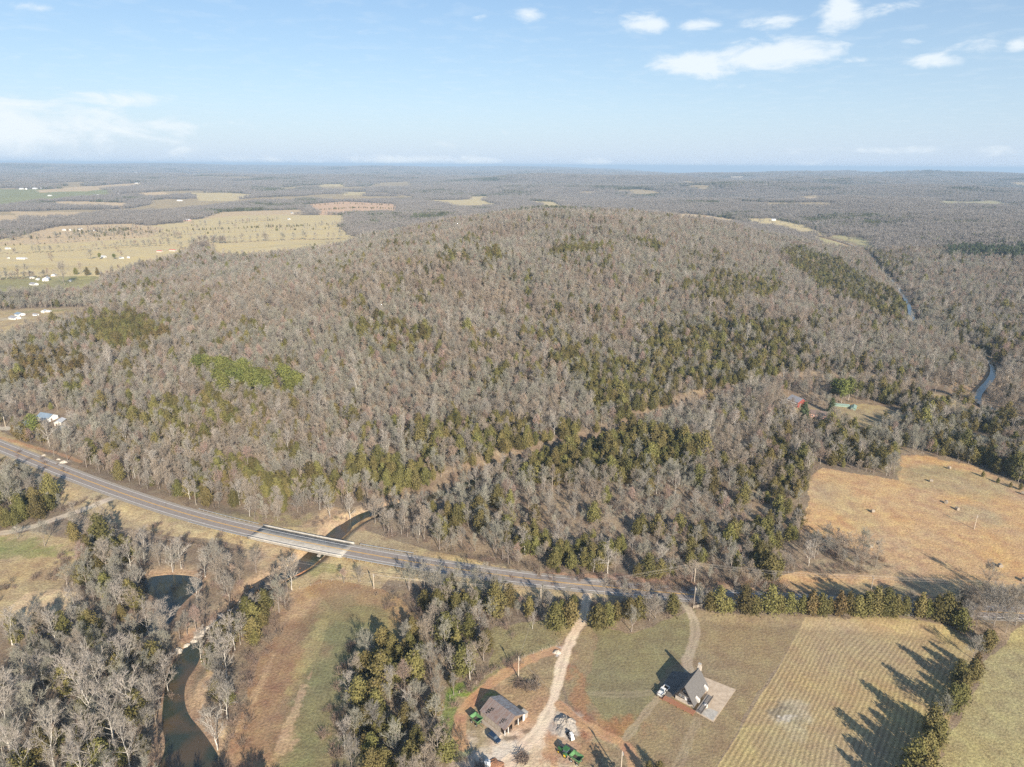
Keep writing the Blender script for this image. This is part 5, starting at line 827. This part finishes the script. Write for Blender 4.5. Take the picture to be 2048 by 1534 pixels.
def wagon(loc, yaw, sc, lab, mat, L_=3.6, W_=2.5):
    o = empty('grain_wagon', loc, yaw); o.scale = (sc, sc, sc); tag(o, lab, 'farm wagon', 'green grain wagons'); m = MB(); l, w, t = L_/2, W_/2, .08; zb, zt = 1.0, 2.3; k = .62
    for (x0, y0, x1, y1) in ((-l, -w, l, -w), (l, -w, l, w), (l, w, -l, w), (-l, w, -l, -w)):
        a, b = (x0*k, y0*k, zb), (x1*k, y1*k, zb); c, d = (x1, y1, zt), (x0, y0, zt); m.quad(a, b, c, d); q = lambda p: (p[0]*.94, p[1]*.93, p[2]+.02); m.quad(q(b), q(a), q(d), q(c)); m.quad(d, c, q(c), q(d))
    m.quad((-l*k, -w*k, zb), (-l*k, w*k, zb), (l*k, w*k, zb), (l*k, -w*k, zb)); m.build('hopper', mat, o); MB().box(-l*.7, l*.7, -w*.7, w*.7, zb+.2, zb+.42).build('load', M['dirtfill'], o)
    MB().box(-l-.05, l+.05, -w-.06, -w+.0, zt-.02, zt+.14).box(-l-.05, l+.05, w, w+.06, zt-.02, zt+.14).box(-l-.06, -l, -w, w, zt-.022, zt+.138).box(l, l+.06, -w, w, zt-.022, zt+.138).build('rim_rail', M['palegreen'], o)
    f = MB().box(-l*.8, l*.8, -.5, -.38, .7, .85).box(-l*.8, l*.8, .38, .5, .7, .85)
    for x in (-l*.6, l*.6): f.box(x-.08, x+.08, -1, 1, .55, .7); [f.box(x-.05, x+.05, s*.6-.05, s*.6+.05, .85, 1.5) for s in (-1, 1)]
    f.build('chassis', M['green'], o); MB().tube((l*.7, 0, .6), (l+1.5, 0, .45), .07).build('drawbar', M['green'], o); wheels(o, (-l*.6, l*.6), 1.05, .42, .26, hub='white')
a = G(946, 1440, 0); b = G(960, 1452, 0); wagon((a[0]*.5+b[0]*.5, a[1]*.5+b[1]*.5, 0), yaw_of(a, b), 1.0, 'faded green grain wagon standing alone behind the rusty barn', M['palegreen'])
ta = G(1120, 1502, 0); tb = G(1162, 1530, 0); ty = yaw_of(tb, ta)
def along(t, z=0): return (ta[0]+(tb[0]-ta[0])*t, ta[1]+(tb[1]-ta[1])*t, z)
wagon(along(.78), ty, 1.0, 'green grain wagon hitched behind the green tractor', M['palegreen'])
def tractor(loc, yaw):
    o = empty('tractor', loc, yaw); tag(o, 'green farm tractor with dark cab and yellow wheel rims', 'tractor')
    MB().prism([(.2, .75), (2.3, .8), (2.4, 1.15), (2.3, 1.5), (.2, 1.62)], None, 'y', -.36, .36).build('hood', M['green'], o, .05); MB().box(-1.3, .4, -.4, .4, .7, 1.1).box(1.2, 1.9, -.3, .3, .5, .78).build('chassis', M['green'], o)
    c = MB().prism([(-1.25, 1.1), (.2, 1.1), (.1, 2.45), (-1.15, 2.45)], None, 'y', -.72, .72).build('cab', M['glass'], o); MB().box(-1.35, .3, -.85, .85, 2.452, 2.62).build('cab_roof', M['green'], c)
    [MB().prism([(-1.6, 1.2), (-1.4, 1.62), (-.9, 1.75), (-.3, 1.6), (-.1, 1.2)][::-1], None, 'y', s*.98-.3, s*.98+.3).build('fender', M['green'], o) for s in (-1, 1)]; MB().tube((1.2, .22, 1.55), (1.2, .22, 2.3), .05).build('exhaust', M['black'], o)
    wheels(o, (-.85,), 1.02, .82, .5, hub='yellow', name='rear_wheel'); wheels(o, (1.65,), .85, .5, .3, hub='yellow', name='front_wheel')
tractor(along(.22), ty)
def loader(loc, yaw):
    o = empty('skid_steer_loader', loc, yaw); tag(o, 'small white skid loader with dark forks at the gravel pile', 'loader'); MB().box(-1.3, .9, -.6, .6, .35, 1.15).build('body', M['white'], o, .06); MB().box(-.7, .6, -.5, .5, 1.152, 2.0).build('cab', M['white'], o, .05); MB().box(.601, .61, -.4, .4, 1.25, 1.9).build('cab_window', M['glass'], o)
    [MB().tube((-1.2, s*.75, 1.4), (.9, s*.75, 1.35), .08).tube((.9, s*.75, 1.35), (1.7, s*.7, .4), .08).build('lift_arm', M['black'], o) for s in (-1, 1)]; MB().box(1.65, 1.8, -.95, .95, .1, .9).build('carriage', M['black'], o); [MB().box(1.8, 3.0, y-.08, y+.08, .1, .2).build('fork', M['black'], o) for y in (-.5, .5)]; wheels(o, (-.75, .6), .76, .42, .28, hub='white')
l0 = G(1139, 1468, .5); l1 = G(1146, 1480, .5); loader((l0[0]*.5+l1[0]*.5, l0[1]*.5+l1[1]*.5, 0), yaw_of(l1, l0))
# ---- the barn
def barn():
    A = np.array(G(960.6, 1422.6, 2.6)); B = np.array(G(1008, 1459.8, 2.6)); E1 = np.array(G(999.6, 1390.2, 2.6)); E2 = np.array(G(1053.5, 1425, 2.6)); c = (A+B+E1+E2)/4; yaw = yaw_of(A, B); L_ = 11.0; W_ = 9.2
    o = empty('barn', (float(c[0]), float(c[1]), 0), yaw-math.pi/2); tag(o, 'old open-fronted barn with rusty patched tin roof and white front posts', 'barn'); h = W_/2; l = L_/2; z0, z1 = 2.5, 4.8   # local y runs from back to front
    rl = MB(); rr = MB()
    for sg, m in ((1, rr), (-1, rl)): a = [(0, z1), (sg*(h+.2), z0-.1), (sg*(h+.2), z0), (0, z1+.1)]; m.prism(a if sg > 0 else a[::-1], None, 'y', -l-.25, l+.25)
    pass
    r1 = rr.build('roof', M['rust'], o); r1['label'] = 'rusty near roof slope with missing sheets'; r2 = rl.build('roof', M['tin'], o); r2['label'] = 'grey far roof slope'
    nrm = lambda sg, t, y, up: (sg*h*t, y, z1+(z0-z1)*t+up)
    rs = np.random.RandomState(4)
    ri = MB()
    for k in range(28): y = -l+.2+k*(L_-.4)/27; ri.quad(nrm(-1, .02, y-.03, .13), nrm(-1, 1.03, y-.03, .13), nrm(-1, 1.03, y+.03, .13), nrm(-1, .02, y+.03, .13)); ri.quad(nrm(1, .02, y-.03, .13), nrm(1, .02, y+.03, .13), nrm(1, 1.03, y+.03, .13), nrm(1, 1.03, y-.03, .13))
    ri.build('roof_seams', M['tin'], r1)
    hm = MB()
    for (ya, yb, ta_, tb_) in ((-3.6, -2.9, .62, .95), (-3.0, -2.3, .45, .85), (-2.2, -1.8, .4, .6), (2.6, 3.1, .55, .95), (3.2, 3.7, .5, .8), (3.8, 4.1, .45, .66)):
        for q in range(3): t0 = ta_+(tb_-ta_)*q/3; t1 = t0+(tb_-ta_)/3*.72; hm.quad(nrm(1, t0, ya, .13), nrm(1, t0, yb, .13), nrm(1, t1, yb, .13), nrm(1, t1, ya, .13))
    hm.build('roof_holes', M['black'], r1)
    w = MB().box(h-.12, h, -l, l-2.0, 0, z0-.12).box(-h, -h+.12, -l, l, 0, z0-.12); w.build('side_wall', M['timber'], o); MB().prism([(-h+.12, 0), (h-.12, 0), (h-.12, z0), (0, z1-.15), (-h+.12, z0)], None, 'y', -l, -l+.12).build('back_wall', M['timber'], o)
    fw = MB(); fr = MB().prism([(-a_, b_) for a_, b_ in [(-1.2, 0), (-.2, 0), (-.2, z1-.3), (-1.2, z1-.85)]][::-1], None, 'y', l-.15, l); fr.prism([(-a_, b_) for a_, b_ in [(-.2, 2.9), (h-.12, 2.55-.1), (h-.12, z0-.02), (-.2, z1-.25)]][::-1], None, 'y', l-.15, l); fw.prism([(-a_, b_) for a_, b_ in [(h-.9, 0), (h-.12, 0), (h-.12, 2.4), (h-.9, 2.6)]][::-1], None, 'y', l-.15, l); fr.prism([(-a_, b_) for a_, b_ in [(-h+.12, 2.0), (-1.2, 2.6), (-1.2, z1-.85), (-h+.12, z0-.02)]][::-1], None, 'y', l-.15, l)
    fr.build('front_wall', simple('brown_weathered_boards', (.24, .17, .12), .3, 2.5, stretch=(3, 1, .3)), o); fw.build('front_panel', M['white'], o); [MB().box(x-.1, x+.1, l-.2, l-.02, 0, 2.5).build('post', M['white'], o) for x in (h-.2, 2.9, -1.6)]
    MB().box(-h+.3, h-.3, -l+.3, l-.6, 0, .06).build('floor', M['dirtfill'], o)
    lt = MB().box(h+.3, h+1.5, -l+1, l-1, .0, .3); 
    lt.build('leaning_boards', M['timber'], o)
    ln = MB().box(-h-1.6, -h-.05, l-2.2, l-.2, 0, 1.8).build('lean_to', M['timber'], o); MB().box(-h-1.8, -h-.02, l-2.3, l-.1, 1.802, 1.9).build('lean_to_roof', M['palecon'], ln)
barn()
def tank(px, py, r, h, lab, name='water_tank'):
    X, Y = G(px, py, 0); o = empty(name, (X, Y, 0)); tag(o, lab, 'tank'); m = MB().tube((0, 0, 0), (0, 0, h), r, n=28).build('body', M['white'], o); MB().tube((0, 0, h), (0, 0, h+.28), r, r*.35, n=28).build('top', M['white'], o); MB().tube((0, 0, h+.28), (0, 0, h+.4), .22, n=12).build('cap', M['steel'], o)
    [MB().tube((0, 0, z), (0, 0, z+.06), r+.02, n=28, cap=False).build('hoop', M['white'], o) for z in (h*.3, h*.65)]
tank(975, 1531, .95, 1.5, 'round white water tank on the gravel near the bottom edge'); tank(1411, 1413, .62, .9, 'small round white tub on the paved patio by the house', 'tub')
def lump(name, px, py, r, h, mat, lab, cat, seed, flat=True, group=None, n=26, at=None):
    rs = np.random.RandomState(seed); X, Y = at or (G(px, py, 0) if flat else Gt([(px, py)])[0]); V = [(0, 0, h)]; F = []; R_ = 7
    for i in range(1, R_+1):
        for k in range(n): t = i/R_; a = 6.283*k/n; q = r*t*(1+.22*math.sin(2*a+seed)+.12*math.sin(5*a+seed*2)+rs.randn()*.04); V.append((math.cos(a)*q, math.sin(a)*q, h*math.cos(t*1.5)**1.1*(1+rs.randn()*.14) if i < R_ else -.25))
    for k in range(n): F.append((0, 1+k, 1+(k+1) % n))
    for i in range(R_-1):
        for k in range(n): a = 1+i*n+k; b = 1+i*n+(k+1) % n; F.append((a, a+n, b+n, b))
    me = bpy.data.meshes.new(name); me.from_pydata(V, [], F); me.materials.append(mat); me.update(); o = link(name, me, None, (X, Y, tz(X, Y))); return tag(o, lab, cat, group)
lump('gravel_pile', 1132, 1446, 3.4, 1.5, M['gravelpile'], 'heap of pale gravel with furrows beside the red dirt track', 'gravel pile', 3, n=40); lump('gravel_pile', 1124, 1460, 2.4, .7, M['gravelpile'], 'lower spread of grey gravel beside the taller heap', 'gravel pile', 5, n=30); lump('rock_pile', 1114, 1305, 1.4, .7, M['rock'], 'small heap of white rock where the dirt track meets the drive', 'rock pile', 8); lump('dirt_pile', 992, 1530, 2.6, .7, M['hayred'], 'low dirt heap right of the round white tank', 'dirt pile', 9)
lump('clay_bank', 598, 1132, 2.6, 1.6, M['hayred'], 'red clay block slumped on the creek bank below the bridge', 'clay block', 12)
for k, (px, py, r) in enumerate([(404, 1258, 1.6), (412, 1250, 1.2), (396, 1266, 1.8), (387, 1276, 1.5), (355, 1296, 1.6), (349, 1302, 1.2), (440, 1226, 1.3), (372, 1285, 1.2), (458, 1214, 1.0), (480, 1198, 1.1)]): lump('boulder', px, py, r, r*.6, M['rock'], 'pale limestone boulder, %s counted upstream along the creek pool bank' % ['fourth', 'fifth', 'third', 'second', 'outermost', 'first', 'seventh', 'lowest', 'eighth', 'last'][k], 'boulder', 30+k, group='boulders along the creek pool')
for k, (px, py, r) in enumerate([(88, 914, 1.2), (128, 928, 2.0), (118, 922, 1.2), (30, 1055, 1.0)]): lump('boulder', px, py, r, r*.5, M['rock'], ['pale rock left of the outcrop on the verge', 'largest pale rock on the verge left of the bridge road', 'small rock beside the largest on the verge', 'pale rock beside the gravel lane'][k], 'boulder', 50+k)
def sticks(name, px, py, r, n, h, lab, cat, mat, seed):
    rs = np.random.RandomState(seed); X, Y = G(px, py, 0); T = TB()
    for i in range(n): a = rs.rand()*6.28; q = rs.rand()**.5*r; p = np.array([math.cos(a)*q, math.sin(a)*q, rs.rand()*h]); b = rs.rand()*6.28; L_ = rs.uniform(.6, 2.2); T.seg(p, p+np.array([math.cos(b)*L_, math.sin(b)*L_, rs.randn()*.3*L_+.1]), .07, .03)
    me = T.mesh(name, mat); tag(link(name, me, None, (X, Y, 0)), lab, cat)
sticks('brush_pile', 1042, 1368, 2.6, 160, .9, 'dark heap of cut branches at the foot of the yard pole', 'brush pile', M['deadwood'], 1); sticks('brush_pile', 1066, 1372, 2.4, 120, .7, 'paler heap of branches right of the dark one by the yard pole', 'brush pile', M['timber'], 2); sticks('brush_pile', 1046, 1519, 2.0, 170, 1.4, 'tangled dead brush heap at the bottom edge of the farmyard', 'brush pile', M['deadwood'], 3); sticks('brush_pile', 960, 1530, 2.0, 60, .4, 'scattered dark scrap left of the white tank', 'brush pile', M['deadwood'], 6); sticks('fallen_branches', 488, 1424, 1.4, 30, .3, 'dark fallen branches at the left edge of the ploughed field', 'branches', M['deadwood'], 7)
# ---- hay bales
bale = None
for k, (px, py, lab) in enumerate([(1745, 1025, 'hay bale alone in the middle left of the orange pasture'), (1892, 1007, 'upper of two close hay bales in the orange pasture'), (1914, 1020, 'lower of two close hay bales in the orange pasture'), (1862, 964, 'hay bale on the green hollow of the orange pasture'), (1898, 938, 'hay bale at the wood edge on top of the orange pasture'), (2000, 1134, 'hay bale in the lower right of the orange pasture'), (2046, 989, 'hay bale at the right edge near the pasture top'), (1741, 1096, 'hay bale beside the bare trees in the orange pasture'), (2047, 1163, 'hay bale cut by the right edge above the highway')]):
    X, Y = Gt([(px, py)])[0]; z = tz(X, Y)
    if bale is None:
        bale = MB().tube((-.8, 0, .85), (.8, 0, .85), .88, n=20).build('hay_bale', M['hay'], None, .08)
        o = bale
    else: o = bale.copy(); COL.objects.link(o)
    o.location = (X, Y, z-.05); o.rotation_euler = (0, 0, k*.9); tag(o, lab, 'hay bale', 'hay bales in the orange pasture')
# ---- poles and wires
TOPS = {}
def pole(key, px, py, h, lab, arm=True, lean=0, yaw=0, mat='timber'):
    X, Y = G(px, py, 0); z = tz(X, Y); o = empty('utility_pole', (X, Y, z), yaw); tag(o, lab, 'utility pole', 'wooden utility poles'); MB().tube((0, 0, -.3), (0, 0, h), .19, .13, n=10).build('pole', M[mat], o)
    if arm:
        MB().box(-1.2, 1.2, -.06, .06, h-.7, h-.56).build('crossarm', M['timber'], o); [MB().tube((x, 0, h-.56), (x, 0, h-.34), .05, n=8).build('insulator', M['white'], o) for x in (-1.1, 0.35, 1.1)]
    else: MB().tube((.3, 0, h-1.6), (.3, 0, h-.7), .2, n=12).build('transformer', M['steel'], o)
    c, s = math.cos(yaw), math.sin(yaw); TOPS[key] = [(X+c*x, Y+s*x, z+h-(.33 if arm else .5)) for x in ((-1.1, .35, 1.1) if arm else (0, 0, 0))]
M['palepole'] = simple('pale_wooden_pole', (.56, .47, .36), .15, 1.5)
pole('yard', 1037, 1355, 8.8, 'pale pole in the farmyard beside the brush piles', False, mat='palepole'); pole('bottom', 1241, 1553, 9.5, 'tall pale pole cut by the bottom edge below the red track', False, mat='palepole')
pole('c', 1081, 1224, 11.5, 'pale pole in front of the highway left of the gravel drive', True, yaw=1.35, mat='palepole'); pole('d', 1388, 1169, 9.5, 'pole on the far verge above the house drive junction', True, yaw=1.4, mat='palepole'); pole('d2', 1387, 1216, 9.0, 'pole beside the wooden gate at the house drive junction', False)
pole('e', 1738, 1201, 10.5, 'pole with crossarm behind the hedge row below the orange pasture', True, yaw=1.5); pole('b', 748, 1178, 7.5, 'pale pole at the top edge of the ploughed field', False, mat='palepole'); pole('a', 152, 1073, 9.5, 'pole with crossarm standing on the near meadow at the left', True, yaw=.35, mat='palepole'); pole('f', 1948, 1059, 8.0, 'slim pale pole alone in the middle of the orange pasture', False, mat='palepole'); pole('g', 11, 853, 7.5, 'short pale pole by the white house drive at the left edge', False, mat='palepole'); pole('h', 2300, 1215, 10.5, 'pole beyond the right edge beside the highway', True, yaw=1.5); pole('z', -380, 905, 10, 'pole beyond the left edge beside the highway', False)
def wires(a, b, n, lab, sag=1.2):
    for i in range(n):
        p = np.array(TOPS[a][i]); q = np.array(TOPS[b][i]); m = MB(); K = 14; pts = [p+(q-p)*k/K-np.array([0, 0, 4*sag*(k/K)*(1-k/K)]) for k in range(K+1)]
        for u, v in zip(pts[:-1], pts[1:]): m.tube(u, v, .028, n=4, cap=False)
        tag(m.build('power_line', M['wire']), (['nearest ', 'middle ', 'farthest '][i]+'of the three, ' if n > 1 else '')+lab, 'cable', 'power lines between the poles')
wires('b', 'c', 3, 'thin cable from the ploughed field pole to the gravel drive pole'); wires('c', 'd', 3, 'thin cable across the highway above the gravel drive'); wires('d', 'e', 3, 'thin cable from the junction pole along the hedge row'); wires('e', 'h', 3, 'thin cable from the hedge pole to the right edge'); wires('yard', 'c', 1, 'thin cable from the farmyard pole to the highway pole'); wires('yard', 'bottom', 1, 'thin cable between the farmyard pole and the bottom pole'); wires('a', 'b', 1, 'long thin cable from the left meadow pole past the creek'); wires('d', 'd2', 1, 'short cable between the two junction poles')
def fence_run(name, pts, h, step, lab, cat, mat, rails=3, rr=.03, zf=0):
    Q, s = resample(gl(pts), step); z = [tz(a, b) for a, b in Q]; o = empty(name, (float(Q[0][0]), float(Q[0][1]), 0)); tag(o, lab, cat); x0, y0 = Q[0]
    for (a, b), zz in list(zip(Q, z))[:90]: p = MB().box(-.07, .07, -.07, .07, -.3, h).build('post', mat, o); p.location = (a-x0, b-y0, zz)
    for r in range(rails):
        m = MB(); hz = h*(r+1)/(rails+.3)
        for (a, za), (b, zb) in zip(zip(Q[:-1], z[:-1]), zip(Q[1:], z[1:])): m.tube((a[0]-x0, a[1]-y0, za+hz), (b[0]-x0, b[1]-y0, zb+hz), rr, n=4, cap=False)
        m.build('rail', mat, o)
fence_run('wooden_gate', [(1386, 1221), (1404, 1218)], 1.3, 1.1, 'pale wooden rail gate beside the curved house drive', 'gate', M['palepole'], 3, .07)
fence_run('metal_gate', [(1150, 1234), (1157, 1233)], 1.3, .8, 'small metal gate at the top of the gravel drive', 'gate', M['steel'], 4, .04)
fence_run('wire_fence', [(1790, 911), (1850, 908), (1950, 930), (2048, 969), (2200, 1010)], 1.2, 6, 'wire fence along the top edge of the orange pasture', 'fence', M['timber'], 3, .015)
fence_run('wire_fence', [(1118, 1290), (1040, 1318), (985, 1346), (930, 1382), (900, 1396)], 1.2, 3.2, 'wire fence between small meadow and farmyard track', 'fence', M['timber'], 3, .015)
fence_run('wire_fence', [(600, 1178), (680, 1158), (760, 1170), (860, 1182)], 1.2, 4, 'wire fence along the top of the ploughed field', 'fence', M['timber'], 3, .015)
# ---- other houses, near and far
def house(px, py, w, l, h, rise, yaw, wall, roof, lab, name='farmhouse', cat='house', wins=3, porch=False, flat=False):
    X, Y = G(px, py) if flat else Gt([(px, py)])[0]; o = empty(name, (X, Y, tz(X, Y)-.1), math.radians(yaw)); tag(o, lab, cat)
    MB().prism([(-w/2, 0), (w/2, 0), (w/2, h), (0, h+rise), (-w/2, h)], None, 'y', -l/2, l/2).build('wall', M[wall], o); r = gable(MB(), w, l, h, h+rise, .4, .15).build('roof', M[roof], o); r.location = (0, 0, .02)
    big = max(1.0, h/3)
    if wins:
        for s in (-1, 1):
            for k in range(wins):
                y = -l/2+(k+.5)*l/wins; f = MB().box(s*(w/2+.02)-.05, s*(w/2+.02)+.05, y-.5*big, y+.5*big, h*.38, h*.75).build('window', M['trimw'], o); MB().box(s*(w/2+.075)-.012, s*(w/2+.075)+.012, y-.4*big, y+.4*big, h*.42, h*.71).build('pane', M['glass'], f)
    MB().box(-.5*big-w*.2, .5*big-w*.2, -l/2-.08, -l/2-.002, 0, h*.72).build('door', M['brownroof'], o)
    if porch: p = MB().box(-w/2-2.5, -w/2-.05, -l/2+.5, l/2-.5, h*.8, h*.8+.12); [p.box(-w/2-2.4, -w/2-2.25, y-.08, y+.08, 0, h*.8) for y in (-l/2+.7, 0, l/2-.7)]; p.build('porch', M['trimw'], o)
    return o
house(97, 843, 7, 11, 2.8, 1.8, 70, 'white', 'roofblue', 'white house with blue-grey roof behind the green pine by the highway', porch=True, flat=True); house(122, 853, 4.2, 7, 2.4, 1.0, 10, 'trimw', 'roofwhite', 'small white-roofed shed right of the blue-roofed house', 'shed', 'shed', 0, flat=True); house(124, 868, 4, 8, 2.6, 1.2, -8, 'timber', 'roofblue', 'narrow grey-blue roofed shed below the white one', 'shed', 'shed', 0, flat=True)
house(62, 852, 5, 6, 2.4, 1.2, 60, 'white', 'roofwhite', 'white outbuilding half hidden by the green pine', 'shed', 'shed', 1, flat=True)
house(1592, 812, 8, 10, 4.2, 2.4, 25, 'redwall', 'roofgrey', 'red house hidden behind the dark spruce on the homestead', porch=True, flat=True); house(1640, 834, 9, 14, 3.0, 1.6, 60, 'pinkwall', 'brownroof', 'pinkish brick house right of the spruce on the homestead', flat=True)
house(1707, 817, 3.2, 8, 1.4, .7, -30, 'teal', 'teal', 'pale green low roofed frame at the meadow corner', 'greenhouse', 'greenhouse', 0, flat=True); house(1680, 812, 3, 12, 1.4, .5, 75, 'teal', 'teal', 'long pale green low frame behind the meadow corner', 'greenhouse', 'greenhouse', 0, flat=True)
FARM = [(93, 561, 12, 17, 5, 3, 20, 'white', 'roofwhite', 'large white farm shed at the far left', 'barn', 0), (68, 570, 11, 16, 3.2, 2.2, 65, 'white', 'roofgrey', 'white farmhouse with grey roof in front of the large white shed', 'farmhouse', 3), (108, 552, 9, 9, 3.4, 1.6, 10, 'white', 'roofwhite', 'white shed left of the dark-crowned tree', 'shed', 0), (76, 560, 6, 6, 3, 1.2, 0, 'white', 'roofwhite', 'small white hut between the two white farm buildings', 'shed', 0), (140, 563, 5, 5, 2.6, 1, 0, 'white', 'roofwhite', 'tiny white shed right of the dark-crowned tree', 'shed', 0), (64, 557, 9, 6, 3, 1.2, 50, 'trimw', 'roofwhite', 'white machine shed on the farm lane', 'shed', 0), (56, 592, 9, 17, 3.5, 1.6, 80, 'trimw', 'roofred', 'long red-roofed shed behind the tree band', 'barn', 0),
        (30, 638, 11, 16, 3.2, 2.0, 65, 'white', 'roofgrey', 'lower white farmhouse with dark roof at the left edge', 'farmhouse', 3), (40, 631, 11, 14, 3.2, 2.0, 60, 'white', 'roofblue', 'blue-grey roofed house behind the lower white farmhouse', 'farmhouse', 3), (72, 631, 5, 9, 2.4, 1, 75, 'white', 'roofgrey', 'low white shed right of the blue-grey roofed house', 'shed', 0), (88, 625, 5, 9, 3.4, 1, 10, 'white', 'roofwhite', 'white trailer on the green lawn below the tree band', 'trailer', 0), (96, 624, 4, 12, 2.4, .7, 85, 'white', 'roofwhite', 'long low white shelter right of the white trailer', 'shed', 0),
        (44, 518, 9, 26, 3.2, 1.2, 85, 'white', 'roofwhite', 'long low white poultry shed in the left field', 'barn', 0), (17, 517, 7, 9, 3, 1.2, 40, 'trimw', 'roofgrey', 'small shed left of the long white poultry shed', 'shed', 0), (207, 515, 8, 14, 3.4, 1.8, 80, 'white', 'roofwhite', 'white house beside the left round green tree', 'farmhouse', 3), (243, 517, 8, 11, 3.2, 1.6, 60, 'white', 'roofgrey', 'white house right of the second round green tree', 'farmhouse', 3), (257, 516, 7, 8, 3, 1.4, 30, 'white', 'roofwhite', 'small white shed on the right end of the field farm', 'shed', 0),
        (320, 504, 9, 16, 3, 2, 80, 'trimw', 'roofred', 'left of two red-roofed field barns', 'barn', 0), (346, 502, 8, 20, 3, 1.8, 82, 'trimw', 'roofred', 'right of two red-roofed field barns', 'barn', 0), (16, 498, 9, 14, 3, 1.5, 70, 'white', 'roofwhite', 'white house on the left end of the upper field lane', 'farmhouse', 3), (128, 461, 12, 16, 4, 2, 60, 'white', 'roofwhite', 'left white house of the four along the tan field', 'farmhouse', 3), (141, 461, 9, 12, 4, 2, 30, 'white', 'roofwhite', 'second white house along the tan field', 'farmhouse', 3), (160, 459, 12, 20, 4, 2, 80, 'white', 'roofblue', 'third white house along the tan field', 'farmhouse', 3), (190, 462, 10, 18, 3.5, 2, 80, 'white', 'roofgrey', 'fourth white house along the tan field', 'farmhouse', 3),
        (249, 444, 14, 26, 5, 3, 70, 'white', 'roofgrey', 'grey-roofed white barn above the tan field', 'barn', 0), (282, 443, 18, 36, 5, 4, 80, 'pinkwall', 'roofwhite', 'wide white-roofed barn right of the grey-roofed one', 'barn', 0), (205, 447, 10, 26, 4, 2, 80, 'white', 'roofblue', 'long white shed above the tan field', 'barn', 0), (375, 442, 18, 40, 5, 4, 75, 'pinkwall', 'roofwhite', 'long pale barn beside the grey grove', 'barn', 0), (350, 429, 12, 18, 4, 2, 70, 'white', 'roofwhite', 'white barn left of the pale pair beyond the grove', 'barn', 0), (369, 431, 12, 18, 4, 2, 70, 'white', 'roofwhite', 'white barn right of the pale pair beyond the grove', 'barn', 0),
        (43, 379, 26, 40, 8, 5, 70, 'white', 'roofwhite', 'left white farm cluster barn on the green rise', 'barn', 0), (53, 379, 22, 30, 7, 4, 20, 'white', 'roofwhite', 'second white barn on the green rise', 'barn', 0), (70, 378, 22, 50, 7, 4, 80, 'white', 'roofwhite', 'third white barn on the green rise', 'barn', 0), (84, 377, 22, 40, 7, 5, 60, 'white', 'roofwhite', 'fourth white barn on the green rise', 'barn', 0), (100, 392, 18, 34, 5, 3, 80, 'white', 'roofwhite', 'white barn on the green field below the rise', 'barn', 0), (196, 391, 14, 36, 5, 3, 80, 'white', 'roofwhite', 'lone white barn on the far green field', 'barn', 0), (237, 388, 14, 26, 5, 3, 70, 'white', 'roofwhite', 'lone white barn right of the far green field', 'barn', 0), (275, 367, 26, 70, 6, 4, 85, 'white', 'roofwhite', 'long white barn on the top of the far tan field', 'barn', 0), (360, 402, 18, 50, 5, 3, 80, 'white', 'roofwhite', 'white shed in front of the far right tan field', 'barn', 0), (272, 347, 60, 90, 20, 10, 60, 'white', 'roofwhite', 'white industrial hall in the distant woods', 'hall', 0),
        (578, 439, 12, 14, 4, 2, 60, 'white', 'roofblue', 'small blue-roofed barn by the far hedgerows', 'barn', 0), (584, 427, 10, 14, 4, 2, 60, 'white', 'roofblue', 'small house in the far tan strip', 'farmhouse', 2), (1547, 441, 12, 26, 5, 3, 80, 'white', 'roofwhite', 'long white barn in the river valley clearing', 'barn', 0), (1532, 433, 12, 16, 5, 3, 60, 'white', 'roofgrey', 'white house behind the long barn in the river valley', 'farmhouse', 2), (1562, 437, 10, 14, 4, 2, 30, 'trimw', 'roofwhite', 'small shed right of the long river valley barn', 'shed', 0), (875, 414, 14, 18, 5, 4, 60, 'trimw', 'yellow', 'pale yellow building at the far left foot of the ridge', 'barn', 0), (1412, 366, 16, 24, 6, 3, 60, 'white', 'roofwhite', 'white house in the distant right hills', 'farmhouse', 0)]
for px, py, w, l, h, ri, yw, wa, ro, lab, nm, wi in FARM: house(px, py, w*(.66 if py > 480 else .5), l*(.66 if py > 480 else .5), h*.7, ri*.7, yw, wa, ro, lab, nm, {'farmhouse': 'house'}.get(nm, nm), wi)
# ---------------------------------------------------------------- air
hz = MB().box(-36000, 36000, -3000, 46000, -640, 196); hm = bpy.data.materials.new('haze_air'); hm.use_nodes = True; hn = hm.node_tree; hn.nodes.clear(); ho = hn.nodes.new('ShaderNodeOutputMaterial'); hv = hn.nodes.new('ShaderNodeVolumePrincipled'); hv.inputs['Density'].default_value = HAZE; hv.inputs['Color'].default_value = (.56, .77, 1.0, 1); hv.inputs['Anisotropy'].default_value = 0.0; hn.links.new(hv.outputs[0], ho.inputs['Volume'])
o = hz.build('haze', hm); tag(o, kind='stuff'); o['label'] = 'thin pale blue haze over the far country'; o.visible_shadow = True
